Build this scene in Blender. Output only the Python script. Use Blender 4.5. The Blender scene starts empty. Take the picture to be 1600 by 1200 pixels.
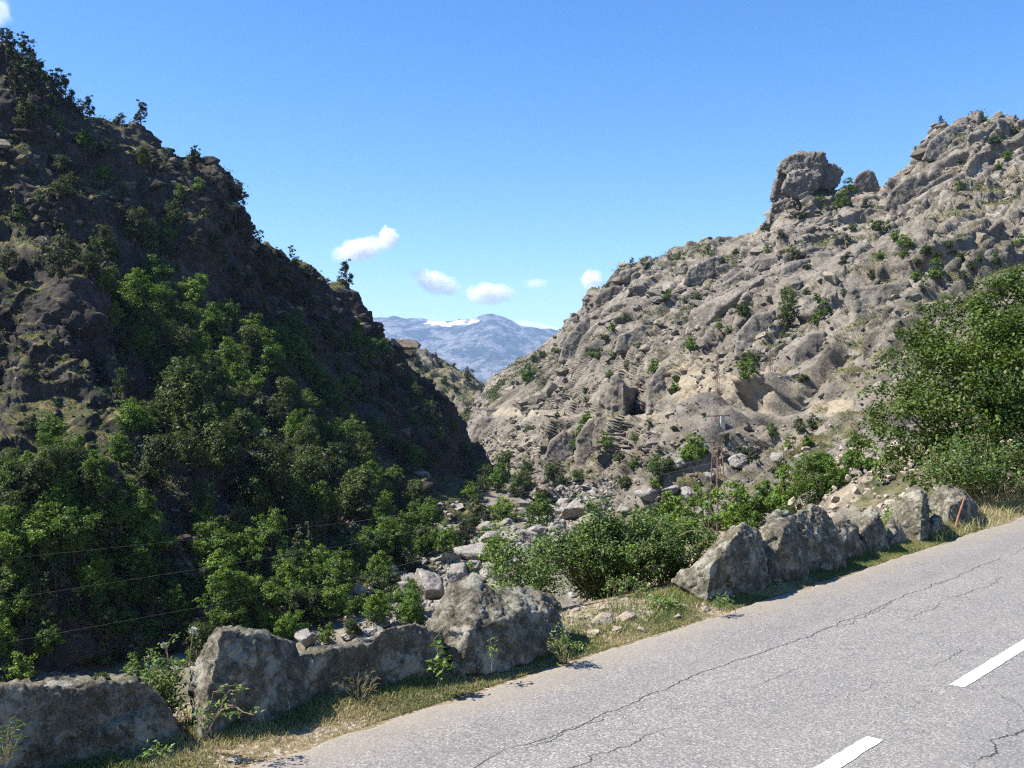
import bpy, bmesh, math, random
import numpy as np
from mathutils import Vector, Matrix
from mathutils.bvhtree import BVHTree

SC = bpy.context.scene
COL = SC.collection
F = 1537.0          # focal length in pixels of the 1600 px wide photograph
CAMZ = 2.2          # eye height above the road
HZ = 600.0          # horizon row
rng = np.random.default_rng(7)
random.seed(7)

def W(px, py, D):
    """a point of the place, from its direction and its distance ahead"""
    return np.array([(px - 800.0) / F * D, D, CAMZ - (py - HZ) / F * D])

# ------------------------------------------------------------------ objects
def tag(o, label=None, cat=None, group=None, kind=None):
    if label: o['label'] = label
    if cat: o['category'] = cat
    if group: o['group'] = group
    if kind: o['kind'] = kind
    return o

def mesh_np(name, V, Fa, mat=None, smooth=True, attrs=None):
    """mesh datablock from numpy verts and faces (array, or list of arrays)"""
    V = np.asarray(V, np.float32)
    me = bpy.data.meshes.new(name)
    Fl = Fa if isinstance(Fa, list) else [Fa]
    Fl = [np.asarray(f, np.int32) for f in Fl if len(f)]
    me.vertices.add(len(V)); me.vertices.foreach_set('co', V.ravel())
    loops = np.concatenate([f.ravel() for f in Fl])
    starts = []; tot = 0
    for f in Fl:
        starts.append(tot + np.arange(len(f)) * f.shape[1]); tot += f.size
    starts = np.concatenate(starts).astype(np.int32)
    me.loops.add(len(loops)); me.loops.foreach_set('vertex_index', loops)
    me.polygons.add(len(starts)); me.polygons.foreach_set('loop_start', starts)
    me.update(calc_edges=True)
    me.polygons.foreach_set('use_smooth', np.full(len(starts), smooth, bool))
    if attrs:
        for k, a in attrs.items():
            at = me.attributes.new(k, 'FLOAT', 'POINT')
            at.data.foreach_set('value', np.asarray(a, np.float32).ravel())
    if mat:
        for m in (mat if isinstance(mat, (list, tuple)) else [mat]): me.materials.append(m)
    me.validate()
    return me

def link(name, me, parent=None, loc=None):
    o = bpy.data.objects.new(name, me)
    COL.objects.link(o)
    if parent is not None: o.parent = parent
    if loc is not None: o.location = loc
    return o

def empty(name, loc, rz=0.0):
    o = bpy.data.objects.new(name, None)
    o.empty_display_size = 0.2
    COL.objects.link(o); o.location = loc; o.rotation_euler = (0, 0, rz)
    return o

def copy_tree(o, parent=None):
    c = o.copy(); COL.objects.link(c)
    if parent is not None: c.parent = parent
    for ch in [k for k in bpy.data.objects if k.parent == o]:
        copy_tree(ch, c)
    return c

# ------------------------------------------------------------------ noise
def _h(ix, iy, iz, s):
    h = (ix.astype(np.uint32) * np.uint32(374761393) + iy.astype(np.uint32) * np.uint32(668265263)
         + iz.astype(np.uint32) * np.uint32(2246822519) + np.uint32((s * 974634777) & 0xffffffff))
    h = (h ^ (h >> np.uint32(13))) * np.uint32(1274126177)
    h = (h ^ (h >> np.uint32(15))) * np.uint32(2654435761)
    return h ^ (h >> np.uint32(16))
def _f(h): return (h & np.uint32(0xffffff)).astype(np.float32) / np.float32(0xffffff)

def vnoise(P, seed=0):
    P = P.astype(np.float32)
    i = np.floor(P).astype(np.int64); f = (P - i).astype(np.float32)
    u = f * f * f * (f * (f * 6 - 15) + 10)
    out = 0
    for dx in (0, 1):
        wx = u[:, 0] if dx else 1 - u[:, 0]
        for dy in (0, 1):
            wy = u[:, 1] if dy else 1 - u[:, 1]
            for dz in (0, 1):
                wz = u[:, 2] if dz else 1 - u[:, 2]
                out = out + wx * wy * wz * _f(_h(i[:, 0] + dx, i[:, 1] + dy, i[:, 2] + dz, seed))
    return out * 2 - 1

def fbm(P, oct=4, seed=0, gain=0.5):
    a = 1.0; s = 0; t = 0
    for k in range(oct):
        s = s + a * vnoise(P * (2.03 ** k) + 13.7 * k, seed + k); t += a; a *= gain
    return s / t

def worley(P, seed=0):
    P = P.astype(np.float32)
    i = np.floor(P).astype(np.int64); f = (P - i).astype(np.float32)
    n = len(P)
    F1 = np.full(n, 9, np.float32); F2 = np.full(n, 9, np.float32)
    hid = np.zeros(n, np.uint32); vec = np.zeros((n, 3), np.float32)
    for dx in (-1, 0, 1):
        for dy in (-1, 0, 1):
            for dz in (-1, 0, 1):
                h = _h(i[:, 0] + dx, i[:, 1] + dy, i[:, 2] + dz, seed)
                d = np.stack([f[:, 0] - dx - _f(h), f[:, 1] - dy - _f(h * np.uint32(2654435761) >> np.uint32(3)),
                              f[:, 2] - dz - _f(h * np.uint32(2246822519) >> np.uint32(5))], 1)
                d2 = (d * d).sum(1)
                near = d2 < F1
                F2 = np.where(near, F1, np.minimum(F2, d2))
                F1 = np.where(near, d2, F1)
                hid = np.where(near, h, hid); vec[near] = d[near]
    return np.sqrt(F1), np.sqrt(F2), hid, vec

def sstep(a, b, x):
    t = np.clip((x - a) / (b - a), 0, 1); return t * t * (3 - 2 * t)

def blocks(P, scale, seed=0, A=None, tilt=1.0, crack=0.5, cw=0.3):
    """faceted rock: every cell is a lump with its own height and its own tilted face, closing to a joint at its rim"""
    q = P if A is None else P @ A
    q = q / scale
    q = q + 0.22 * np.stack([fbm(q * 1.3 + 3, 2, seed + 50), fbm(q * 1.3 + 7, 2, seed + 52), fbm(q * 1.3 + 11, 2, seed + 54)], 1)
    F1, F2, h, v = worley(q, seed)
    o = _f(h * np.uint32(3266489917)) - 0.5
    g = np.stack([_f(h * np.uint32(668265263) >> np.uint32(2)), _f(h * np.uint32(374761393) >> np.uint32(4)), _f(h * np.uint32(1103515245) >> np.uint32(6))], 1) * 2 - 1
    e = sstep(0, cw, F2 - F1)
    return e * (0.8 * o + tilt * (g * v).sum(1) + crack) - crack * 0.7

def stretch(axis, k):
    a = np.array(axis, float); a /= np.linalg.norm(a)
    return np.eye(3) + (1.0 / k - 1) * np.outer(a, a)

# ------------------------------------------------------------------ materials
def new_mat(name):
    m = bpy.data.materials.new(name); m.use_nodes = True
    nt = m.node_tree
    for n in list(nt.nodes): nt.nodes.remove(n)
    return m, nt

class NT:
    def __init__(s, nt): s.nt = nt
    def n(s, t, **kw):
        nd = s.nt.nodes.new(t)
        for k, v in kw.items():
            if k.startswith('i_'):
                key = k[2:]
                nd.inputs[int(key) if key.isdigit() else key.replace('_', ' ')].default_value = v
            else: setattr(nd, k, v)
        return nd
    def l(s, a, b): s.nt.links.new(a, b)
    def noise(s, vec, scale, detail=4, rough=0.55, dist=0.0):
        nd = s.n('ShaderNodeTexNoise'); nd.inputs['Scale'].default_value = scale
        nd.inputs['Detail'].default_value = detail; nd.inputs['Roughness'].default_value = rough
        nd.inputs['Distortion'].default_value = dist
        s.l(vec, nd.inputs['Vector']); return nd.outputs['Fac']
    def voro(s, vec, scale, feature='F1', out='Distance'):
        nd = s.n('ShaderNodeTexVoronoi', feature=feature); nd.inputs['Scale'].default_value = scale
        s.l(vec, nd.inputs['Vector']); return nd.outputs[out]
    def ramp(s, fac, stops):
        nd = s.n('ShaderNodeValToRGB'); cr = nd.color_ramp
        while len(cr.elements) < len(stops): cr.elements.new(0.5)
        for e, (p, c) in zip(cr.elements, stops):
            e.position = p; e.color = (c, c, c, 1) if not isinstance(c, (tuple, list)) else (*c, 1)
        s.l(fac, nd.inputs['Fac']); return nd.outputs['Color']
    def mix(s, fac, a, b, mode='MIX'):
        nd = s.n('ShaderNodeMix', data_type='RGBA', blend_type=mode)
        if hasattr(fac, 'is_linked'): s.l(fac, nd.inputs[0])
        else: nd.inputs[0].default_value = fac
        for sock, v in ((nd.inputs[6], a), (nd.inputs[7], b)):
            if isinstance(v, (tuple, list)): sock.default_value = (*v, 1)
            else: s.l(v, sock)
        return nd.outputs[2]
    def math(s, op, a, b=None, clamp=False):
        nd = s.n('ShaderNodeMath', operation=op); nd.use_clamp = clamp
        for k, v in enumerate((a, b)):
            if v is None: continue
            if isinstance(v, (int, float)): nd.inputs[k].default_value = v
            else: s.l(v, nd.inputs[k])
        return nd.outputs[0]
    def attr(s, name): return s.n('ShaderNodeAttribute', attribute_name=name).outputs['Fac']
    def bump(s, h, dist, strength=1.0, nrm=None):
        nd = s.n('ShaderNodeBump'); nd.inputs['Distance'].default_value = dist; nd.inputs['Strength'].default_value = strength
        s.l(h, nd.inputs['Height'])
        if nrm: s.l(nrm, nd.inputs['Normal'])
        return nd.outputs['Normal']
    def out(s, col, rough=0.9, nrm=None, spec=0.2):
        p = s.n('ShaderNodeBsdfPrincipled')
        if isinstance(col, (tuple, list)): p.inputs['Base Color'].default_value = (*col, 1)
        else: s.l(col, p.inputs['Base Color'])
        if isinstance(rough, (int, float)): p.inputs['Roughness'].default_value = rough
        else: s.l(rough, p.inputs['Roughness'])
        p.inputs['Specular IOR Level'].default_value = spec
        if nrm: s.l(nrm, p.inputs['Normal'])
        o = s.n('ShaderNodeOutputMaterial'); s.l(p.outputs[0], o.inputs['Surface']); return p

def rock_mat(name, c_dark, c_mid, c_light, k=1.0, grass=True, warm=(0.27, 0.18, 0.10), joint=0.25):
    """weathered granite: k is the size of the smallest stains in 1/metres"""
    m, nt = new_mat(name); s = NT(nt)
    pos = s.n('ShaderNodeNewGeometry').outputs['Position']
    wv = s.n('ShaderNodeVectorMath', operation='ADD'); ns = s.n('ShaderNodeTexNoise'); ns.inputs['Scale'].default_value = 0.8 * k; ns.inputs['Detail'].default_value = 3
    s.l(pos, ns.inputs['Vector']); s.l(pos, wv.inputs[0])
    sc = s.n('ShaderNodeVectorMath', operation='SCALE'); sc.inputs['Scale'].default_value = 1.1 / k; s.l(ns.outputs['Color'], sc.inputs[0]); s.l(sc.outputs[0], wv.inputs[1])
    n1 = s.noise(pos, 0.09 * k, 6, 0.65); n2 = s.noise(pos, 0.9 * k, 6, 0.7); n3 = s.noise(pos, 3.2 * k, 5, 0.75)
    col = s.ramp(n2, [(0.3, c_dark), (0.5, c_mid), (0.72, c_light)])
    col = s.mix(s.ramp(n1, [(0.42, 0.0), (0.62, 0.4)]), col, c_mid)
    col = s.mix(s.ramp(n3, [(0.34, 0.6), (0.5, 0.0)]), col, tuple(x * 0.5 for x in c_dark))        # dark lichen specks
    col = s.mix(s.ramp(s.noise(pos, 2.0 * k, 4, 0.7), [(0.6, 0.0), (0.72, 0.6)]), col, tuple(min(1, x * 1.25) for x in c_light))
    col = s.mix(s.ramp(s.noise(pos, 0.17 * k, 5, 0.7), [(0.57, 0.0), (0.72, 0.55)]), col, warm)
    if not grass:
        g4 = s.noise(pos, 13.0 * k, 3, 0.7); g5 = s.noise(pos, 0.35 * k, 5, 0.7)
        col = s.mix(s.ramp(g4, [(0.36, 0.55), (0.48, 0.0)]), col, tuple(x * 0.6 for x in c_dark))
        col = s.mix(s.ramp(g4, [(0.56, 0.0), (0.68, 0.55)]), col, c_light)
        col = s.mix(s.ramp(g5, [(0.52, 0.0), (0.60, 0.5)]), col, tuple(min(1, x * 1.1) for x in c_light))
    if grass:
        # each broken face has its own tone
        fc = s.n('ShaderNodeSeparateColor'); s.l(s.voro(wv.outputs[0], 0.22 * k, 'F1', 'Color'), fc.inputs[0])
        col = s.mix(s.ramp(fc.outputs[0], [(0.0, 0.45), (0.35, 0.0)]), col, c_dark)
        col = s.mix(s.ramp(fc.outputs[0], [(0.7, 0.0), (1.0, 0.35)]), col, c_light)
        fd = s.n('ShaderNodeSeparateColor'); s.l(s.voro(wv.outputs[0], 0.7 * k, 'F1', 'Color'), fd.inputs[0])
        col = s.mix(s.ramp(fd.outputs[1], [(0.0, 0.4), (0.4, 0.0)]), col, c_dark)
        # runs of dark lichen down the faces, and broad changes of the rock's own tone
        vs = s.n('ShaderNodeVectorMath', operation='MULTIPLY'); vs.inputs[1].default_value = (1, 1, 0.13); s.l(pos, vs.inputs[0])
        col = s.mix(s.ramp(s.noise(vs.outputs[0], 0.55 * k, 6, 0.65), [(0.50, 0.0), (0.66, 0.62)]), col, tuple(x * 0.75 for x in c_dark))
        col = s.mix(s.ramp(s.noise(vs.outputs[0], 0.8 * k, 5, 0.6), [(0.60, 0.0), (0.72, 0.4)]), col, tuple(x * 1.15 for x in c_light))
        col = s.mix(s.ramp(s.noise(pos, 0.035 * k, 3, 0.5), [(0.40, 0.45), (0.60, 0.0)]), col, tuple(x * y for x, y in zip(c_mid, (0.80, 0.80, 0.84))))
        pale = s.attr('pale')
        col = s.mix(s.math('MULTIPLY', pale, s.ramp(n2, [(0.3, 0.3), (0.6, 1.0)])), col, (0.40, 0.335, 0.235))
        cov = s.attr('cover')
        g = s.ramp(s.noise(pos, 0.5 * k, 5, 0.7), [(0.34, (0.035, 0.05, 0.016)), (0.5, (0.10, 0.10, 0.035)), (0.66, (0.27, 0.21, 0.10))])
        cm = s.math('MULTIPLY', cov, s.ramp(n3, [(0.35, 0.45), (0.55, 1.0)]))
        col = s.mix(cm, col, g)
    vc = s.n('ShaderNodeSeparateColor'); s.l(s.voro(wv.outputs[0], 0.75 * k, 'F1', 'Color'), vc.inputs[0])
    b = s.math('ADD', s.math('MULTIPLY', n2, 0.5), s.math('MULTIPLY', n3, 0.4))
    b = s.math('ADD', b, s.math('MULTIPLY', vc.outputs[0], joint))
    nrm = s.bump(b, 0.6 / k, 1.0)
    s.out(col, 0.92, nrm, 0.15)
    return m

def leaf_mat(name, dark, mid, light, trans=0.35, gloss=0.025):
    m, nt = new_mat(name); s = NT(nt)
    t = s.attr('tint'); r = s.n('ShaderNodeObjectInfo').outputs['Random']
    f = s.math('ADD', t, s.math('MULTIPLY', s.math('SUBTRACT', r, 0.5), 0.5), clamp=True)
    col = s.ramp(f, [(0.0, dark), (0.5, mid), (1.0, light)])
    d = s.n('ShaderNodeBsdfDiffuse'); s.l(col, d.inputs[0])
    tr = s.n('ShaderNodeBsdfTranslucent'); s.l(s.mix(0.5, col, light), tr.inputs[0])
    gl = s.n('ShaderNodeBsdfGlossy'); gl.inputs['Roughness'].default_value = 0.55
    gl.inputs[0].default_value = (0.8, 0.85, 0.8, 1)
    a = s.n('ShaderNodeMixShader'); a.inputs[0].default_value = trans; s.l(d.outputs[0], a.inputs[1]); s.l(tr.outputs[0], a.inputs[2])
    b = s.n('ShaderNodeMixShader'); b.inputs[0].default_value = gloss; s.l(a.outputs[0], b.inputs[1]); s.l(gl.outputs[0], b.inputs[2])
    o = s.n('ShaderNodeOutputMaterial'); s.l(b.outputs[0], o.inputs['Surface'])
    return m

def plain_mat(name, col, rough=0.85, var=0.25, scale=20.0, spec=0.2, bump=0.0):
    m, nt = new_mat(name); s = NT(nt)
    pos = s.n('ShaderNodeNewGeometry').outputs['Position']
    n = s.noise(pos, scale, 5, 0.65)
    c = s.ramp(n, [(0.3, tuple(x * (1 - var) for x in col)), (0.7, tuple(min(1, x * (1 + var)) for x in col))])
    s.out(c, rough, s.bump(n, bump) if bump else None, spec)
    return m

M = {}
M['rock_left'] = rock_mat('shade-darkened granite', (0.023, 0.020, 0.017), (0.056, 0.048, 0.040), (0.135, 0.120, 0.102), 0.8, warm=(0.085, 0.056, 0.034))  # slope's shade is painted in: base colours cut far below the sunlit granite
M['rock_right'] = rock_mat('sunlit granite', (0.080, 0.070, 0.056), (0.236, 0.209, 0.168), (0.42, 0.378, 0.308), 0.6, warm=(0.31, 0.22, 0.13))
M['rock_near'] = rock_mat('lichened stone', (0.036, 0.030, 0.019), (0.130, 0.114, 0.081), (0.40, 0.38, 0.305), 11.0, grass=False, warm=(0.15, 0.11, 0.055), joint=0.10)
M['rock_pale'] = rock_mat('pale river stone', (0.17, 0.15, 0.13), (0.28, 0.26, 0.23), (0.40, 0.38, 0.34), 1.6, grass=False, warm=(0.28, 0.22, 0.16))
M['rubble_pale'] = rock_mat('broken pale stone', (0.23, 0.18, 0.13), (0.36, 0.30, 0.225), (0.47, 0.415, 0.33), 14.0, grass=False, warm=(0.34, 0.22, 0.14))
M['leaf_bright'] = leaf_mat('bright broad leaves', (0.030, 0.058, 0.007), (0.080, 0.150, 0.012), (0.165, 0.250, 0.022))
M['leaf_dark'] = leaf_mat('dark oak leaves', (0.022, 0.036, 0.008), (0.050, 0.078, 0.014), (0.105, 0.140, 0.025))
M['leaf_tree'] = leaf_mat('roadside tree leaves', (0.018, 0.036, 0.006), (0.052, 0.092, 0.010), (0.115, 0.165, 0.020), 0.30)
M['leaf_olive'] = leaf_mat('olive juniper needles', (0.030, 0.040, 0.016), (0.065, 0.080, 0.030), (0.12, 0.135, 0.05), 0.2)
M['leaf_pine'] = leaf_mat('pine needles', (0.014, 0.026, 0.011), (0.030, 0.050, 0.018), (0.060, 0.085, 0.03), 0.2)
M['leaf_near'] = leaf_mat('bramble leaves', (0.032, 0.060, 0.010), (0.080, 0.145, 0.017), (0.165, 0.255, 0.035), 0.35, 0.035)
M['bark'] = plain_mat('bark', (0.11, 0.085, 0.065), 0.9, 0.4, 6.0, 0.1)
M['twig'] = plain_mat('dry twig', (0.30, 0.22, 0.14), 0.9, 0.3, 60.0, 0.1)
# ================================================================== camera, sun, sky, air
cam = bpy.data.cameras.new('camera'); co = bpy.data.objects.new('camera', cam); COL.objects.link(co)
cam.sensor_width = 36.0; cam.lens = 36.0 * F / 1600.0
co.location = (0, 0, CAMZ); co.rotation_euler = (math.pi / 2, 0, 0)
cam.clip_start = 0.05; cam.clip_end = 60000
SC.camera = co

SUN_AZ = np.array([-0.995, -0.10]); SUN_EL = math.radians(51)
sd = Vector((SUN_AZ[0] * math.cos(SUN_EL), SUN_AZ[1] * math.cos(SUN_EL), math.sin(SUN_EL))).normalized()
sl = bpy.data.lights.new('sun', 'SUN'); sl.energy = 5.0; sl.angle = math.radians(0.53); sl.color = (1.0, 0.945, 0.85)
so = bpy.data.objects.new('sun', sl); COL.objects.link(so)
so.rotation_euler = sd.to_track_quat('Z', 'Y').to_euler(); so.location = (-40, -20, 80)

wd = bpy.data.worlds.new('World'); SC.world = wd; wd.use_nodes = True
wn = wd.node_tree
for n in list(wn.nodes): wn.nodes.remove(n)
sky = wn.nodes.new('ShaderNodeTexSky'); sky.sky_type = 'NISHITA'; sky.sun_disc = False
sky.sun_elevation = SUN_EL; sky.sun_rotation = math.atan2(sd.x, sd.y)
sky.altitude = 400; sky.air_density = 1.0; sky.dust_density = 0.25; sky.ozone_density = 3.6
hsv = wn.nodes.new('ShaderNodeHueSaturation'); hsv.inputs['Hue'].default_value = 0.507; hsv.inputs['Saturation'].default_value = 1.28; hsv.inputs['Value'].default_value = 1.0
bg = wn.nodes.new('ShaderNodeBackground'); bg.inputs['Strength'].default_value = 0.103
wo = wn.nodes.new('ShaderNodeOutputWorld')
wn.links.new(sky.outputs[0], hsv.inputs['Color']); wn.links.new(hsv.outputs[0], bg.inputs['Color']); wn.links.new(bg.outputs[0], wo.inputs['Surface'])

SC.view_settings.view_transform = 'Standard'; SC.view_settings.look = 'None'
SC.view_settings.gamma = 1.0; SC.view_settings.use_curve_mapping = False
SC.view_settings.exposure = 1.1
SC.render.engine = 'CYCLES'
cy = SC.cycles
cy.max_bounces = 8; cy.diffuse_bounces = 1; cy.glossy_bounces = 2; cy.transmission_bounces = 4
cy.volume_bounces = 5; cy.transparent_max_bounces = 8
cy.use_denoising = False
SC.render.filter_size = 1.2
cy.filter_width = 1.2
try:
    cy.denoiser = 'OPENIMAGEDENOISE'; cy.denoising_input_passes = 'RGB_ALBEDO_NORMAL'; cy.denoising_prefilter = 'ACCURATE'
except Exception: pass
cy.caustics_reflective = False; cy.caustics_refractive = False
cy.sample_clamp_indirect = 6.0

# the air of the valley: far rock fades to blue
def haze_box():
    bm = bmesh.new(); bmesh.ops.create_cube(bm, size=1.0)
    for v in bm.verts:
        v.co.x = v.co.x * 30000; v.co.y = 6000 + v.co.y * 19000; v.co.z = -160 if v.co.z < 0 else 1080
    me = bpy.data.meshes.new('haze'); bm.to_mesh(me); bm.free()
    m, nt = new_mat('pale air')
    v = nt.nodes.new('ShaderNodeVolumePrincipled'); v.inputs['Color'].default_value = (0.40, 0.62, 1.0, 1)
    v.inputs['Density'].default_value = 0.000043; v.inputs['Anisotropy'].default_value = 0.1
    o = nt.nodes.new('ShaderNodeOutputMaterial'); nt.links.new(v.outputs[0], o.inputs['Volume'])
    me.materials.append(m)
    return tag(link('haze', me), kind='stuff')
haze_box()
# ================================================================== the gorge
def smooth1(a, k):
    if k < 2: return a
    ker = np.hanning(k + 2)[1:-1]; ker /= ker.sum()
    p = np.concatenate([np.full(k, a[0]), a, np.full(k, a[-1])])
    return np.convolve(p, ker, 'same')[k:-k]

def hill_grid(x0, x1, step, lines, rows, back, jit=0):
    """a slope through a stack of contour lines (skyline first, foot last), each a list of (px, py, distance);
    columns fan out from the viewpoint so that near rock is finer than far rock. back: crest behind the skyline"""
    px = np.arange(x0, x1 + 0.01, step)
    L = []
    for i, ln in enumerate(lines):
        a = np.array(ln, float)
        py = smooth1(np.interp(px, a[:, 0], a[:, 1]), 5 if i == 0 else 13)
        D = smooth1(np.interp(px, a[:, 0], a[:, 2]), 13)
        L.append(np.stack([(px - 800) / F * D, D, CAMZ - (py - HZ) / F * D], 1))
    pre = []
    for (dist, drop) in back[::-1]:
        P = L[0].copy(); d = P[:, :2] / np.linalg.norm(P[:, :2], axis=1)[:, None]
        P[:, :2] += d * dist; P[:, 2] -= drop; pre.append(P)
    L = pre + L
    rows = [10] * len(back) + list(rows)
    G = []
    for k in range(len(L) - 1):
        t = np.arange(rows[k]) / rows[k]
        G.append(L[k][None] * (1 - t)[:, None, None] + L[k + 1][None] * t[:, None, None])
    G.append(L[-1][None])
    G = np.concatenate(G, 0)
    i0 = sum(rows[:len(back)])
    # round off the contour lines a little
    for _ in range(5):
        G[1:-1] = 0.25 * G[:-2] + 0.5 * G[1:-1] + 0.25 * G[2:]
    return G, px, i0

def grid_normals(G):
    du = np.gradient(G, axis=1); dv = np.gradient(G, axis=0)
    n = np.cross(dv, du); n /= np.linalg.norm(n, axis=2)[..., None] + 1e-9
    flip = (n * (np.array([0, 0, CAMZ + 30]) - G)).sum(2) < 0
    s = np.sign((n[..., 2]).sum()); 
    return n * (1 if s >= 0 else -1)

def blur(A, it):
    for _ in range(it):
        A = A.copy()
        A[1:-1] = 0.25 * A[:-2] + 0.5 * A[1:-1] + 0.25 * A[2:]
        A[:, 1:-1] = 0.25 * A[:, :-2] + 0.5 * A[:, 1:-1] + 0.25 * A[:, 2:]
    return A

def grid_faces(r, c):
    i = np.arange(r * c).reshape(r, c)
    return np.stack([i[:-1, :-1], i[1:, :-1], i[1:, 1:], i[:-1, 1:]], -1).reshape(-1, 4)

def finish_hill(name, G, disp, mat, pale=None, cov_fn=None):
    r, c = G.shape[:2]
    V = (G + disp).reshape(-1, 3)
    n2 = grid_normals(V.reshape(r, c, 3))
    nb = blur(n2, 3); nz = (nb[..., 2] / (np.linalg.norm(nb, axis=2) + 1e-6)).ravel()
    cov = cov_fn(V, nz) if cov_fn else np.zeros(len(V))
    me = mesh_np(name, V, grid_faces(r, c), mat, True, {'cover': cov, 'pale': np.zeros(len(V)) if pale is None else pale})
    o = link(name, me); tag(o, kind='structure')
    return o, V, cov, n2.reshape(-1, 3)

def pix(V):
    return 800 + V[:, 0] / V[:, 1] * F, HZ - (V[:, 2] - CAMZ) / V[:, 1] * F

STEP = 1.7
# ------------------------------------------------------------------ shaded side of the gorge
LL = [
 [(-420,-160,200),(-200,-60,205),(0,75,210),(60,105,213),(100,150,215),(150,172,219),(215,188,225),(240,203,227),(265,240,230),(282,262,232),(320,277,236),
  (350,280,240),(358,305,241),(368,347,243),(385,374,246),(405,392,249),(425,414,252),(470,424,262),(490,442,268),(520,448,276),(550,458,286),(556,476,287),
  (575,500,289),(600,526,292),(640,566,296),(690,606,299),(716,646,301),(735,692,302),(760,728,298),(790,765,272),(812,795,225),(830,802,205)],
 [(-420,100,182),(0,172,194),(100,197,199),(250,252,215),(350,296,231),(380,385,237),(420,440,246),(480,465,258),(560,505,278),(620,580,287),(700,660,294),(740,722,293),(790,774,266),(830,806,203)],
 [(-420,340,172),(0,360,180),(110,372,186),(150,385,190),(300,362,212),(400,452,230),(480,500,248),(560,545,267),(620,604,278),(700,680,287),(740,735,286),(790,778,261),(830,808,201)],
 [(-420,415,128),(0,428,137),(110,430,141),(148,440,148),(166,452,186),(300,440,206),(400,472,227),(480,522,243),(560,574,262),(620,624,274),(700,696,283),(740,746,282),(790,782,257),(830,811,199)],
 [(-420,600,118),(0,600,124),(140,604,127),(205,622,132),(235,615,150),(350,605,172),(480,642,202),(600,692,236),(700,742,262),(740,762,270),(790,786,240),(830,814,196)],
 [(-420,770,86),(0,770,100),(180,745,110),(260,745,118),(330,745,127),(450,765,147),(600,802,176),(700,794,208),(760,790,234),(800,794,215),(830,818,194)],
 [(-420,1180,69),(-200,1100,80.5),(0,1060,87.5),(200,1010,98),(400,985,104),(600,930,122),(700,885,141),(780,835,171),(810,812,190),(830,822,182)]]
G, pxc, i0 = hill_grid(-420, 830, STEP, LL, [60, 120, 70, 130, 120, 150], [(14, 4), (60, 35), (120, 90)])
N0 = grid_normals(G); N = blur(N0, 14); N /= np.linalg.norm(N, axis=2)[..., None]
Pf = G.reshape(-1, 3)
Av = stretch((0.1, 0.1, 1.0), 1.7)
a = fbm(Pf / 30, 5, 11) * 6.5
m1 = sstep(-0.25, 0.35, fbm(Pf / 34, 2, 31))
d = a + 4.2 * (0.4 + 0.6 * m1) * blocks(Pf, 17.0, 3, Av, 1.25, 0.25, 0.10) + 2.0 * (0.45 + 0.55 * m1) * blocks(Pf, 6.5, 4, Av, 1.2, 0.25, 0.13)
# ledges: stepped benches that dip with the valley
qz = (Pf @ np.array([0.35, 0.12, 0.9])) / 11.0 + 0.7 * fbm(Pf / 22, 3, 21)
fr = qz - np.floor(qz)
d += 3.0 * m1 * (0.5 - fr)
fade = np.ones(G.shape[:2]); fade[:i0] = np.linspace(0.3, 1.0, i0)[:, None]
colf = np.interp(pxc, [690, 800, 830], [1.0, 0.35, 0.15])
d = d.reshape(G.shape[:2]) * fade * colf[None]
def second_pass(G, N, d, fadecol, f):
    """finer broken rock, laid on the relief that the first pass has made, square to its faces"""
    G1 = G + N * d[..., None]
    for _ in range(8):         # spread the mesh over the steep faces between the blocks
        e = np.linalg.norm(np.diff(G1, axis=0), axis=2); el = np.zeros(G1.shape[:2]); el[1:] = e; el[:-1] = np.maximum(el[:-1], e)
        c = np.linalg.norm(np.diff(G1, axis=1), axis=2); ec = np.zeros(G1.shape[:2]); ec[:, 1:] = c; ec[:, :-1] = np.maximum(ec[:, :-1], c)
        b0 = np.linalg.norm(np.diff(G, axis=0), axis=2); b0 = np.concatenate([b0, b0[-1:]], 0)
        c0 = np.linalg.norm(np.diff(G, axis=1), axis=2); c0 = np.concatenate([c0, c0[:, -1:]], 1)
        w = np.clip(np.maximum(el / (b0 + 0.15), ec / (c0 + 0.15)) - 1.6, 0, 1)[1:-1, 1:-1, None] * 0.5
        av = 0.25 * (G1[:-2, 1:-1] + G1[2:, 1:-1] + G1[1:-1, :-2] + G1[1:-1, 2:])
        G1[1:-1, 1:-1] = G1[1:-1, 1:-1] * (1 - w) + av * w
    n1 = blur(grid_normals(G1), 4); n1 /= np.linalg.norm(n1, axis=2)[..., None] + 1e-9
    n1 = n1 * np.sign((n1 * N).sum(2) + 0.35)[..., None]
    d2 = f(G1.reshape(-1, 3)).reshape(d.shape) * fadecol
    return G1 - G + n1 * d2[..., None]
def fine_left(P):
    m2 = sstep(-0.25, 0.3, fbm(P / 8, 2, 33))
    return (0.3 + 0.7 * m2) * (1.0 * blocks(P, 3.2, 5, None, 1.2, 0.3, 0.12) + 0.45 * blocks(P, 1.4, 6, None, 1.1, 0.3, 0.15)) + 0.16 * fbm(P / 1.3, 2, 34)
DISP = second_pass(G, N, d, fade * colf[None], fine_left)
def cov_left(V, nz):
    return np.clip(sstep(0.60, 0.84, nz + 0.20 * fbm(V / 9, 3, 71)) , 0, 1)
left_hill, VL, CL, NL = finish_hill('shaded_hillside', G, DISP, M['rock_left'], None, cov_left)

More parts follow.
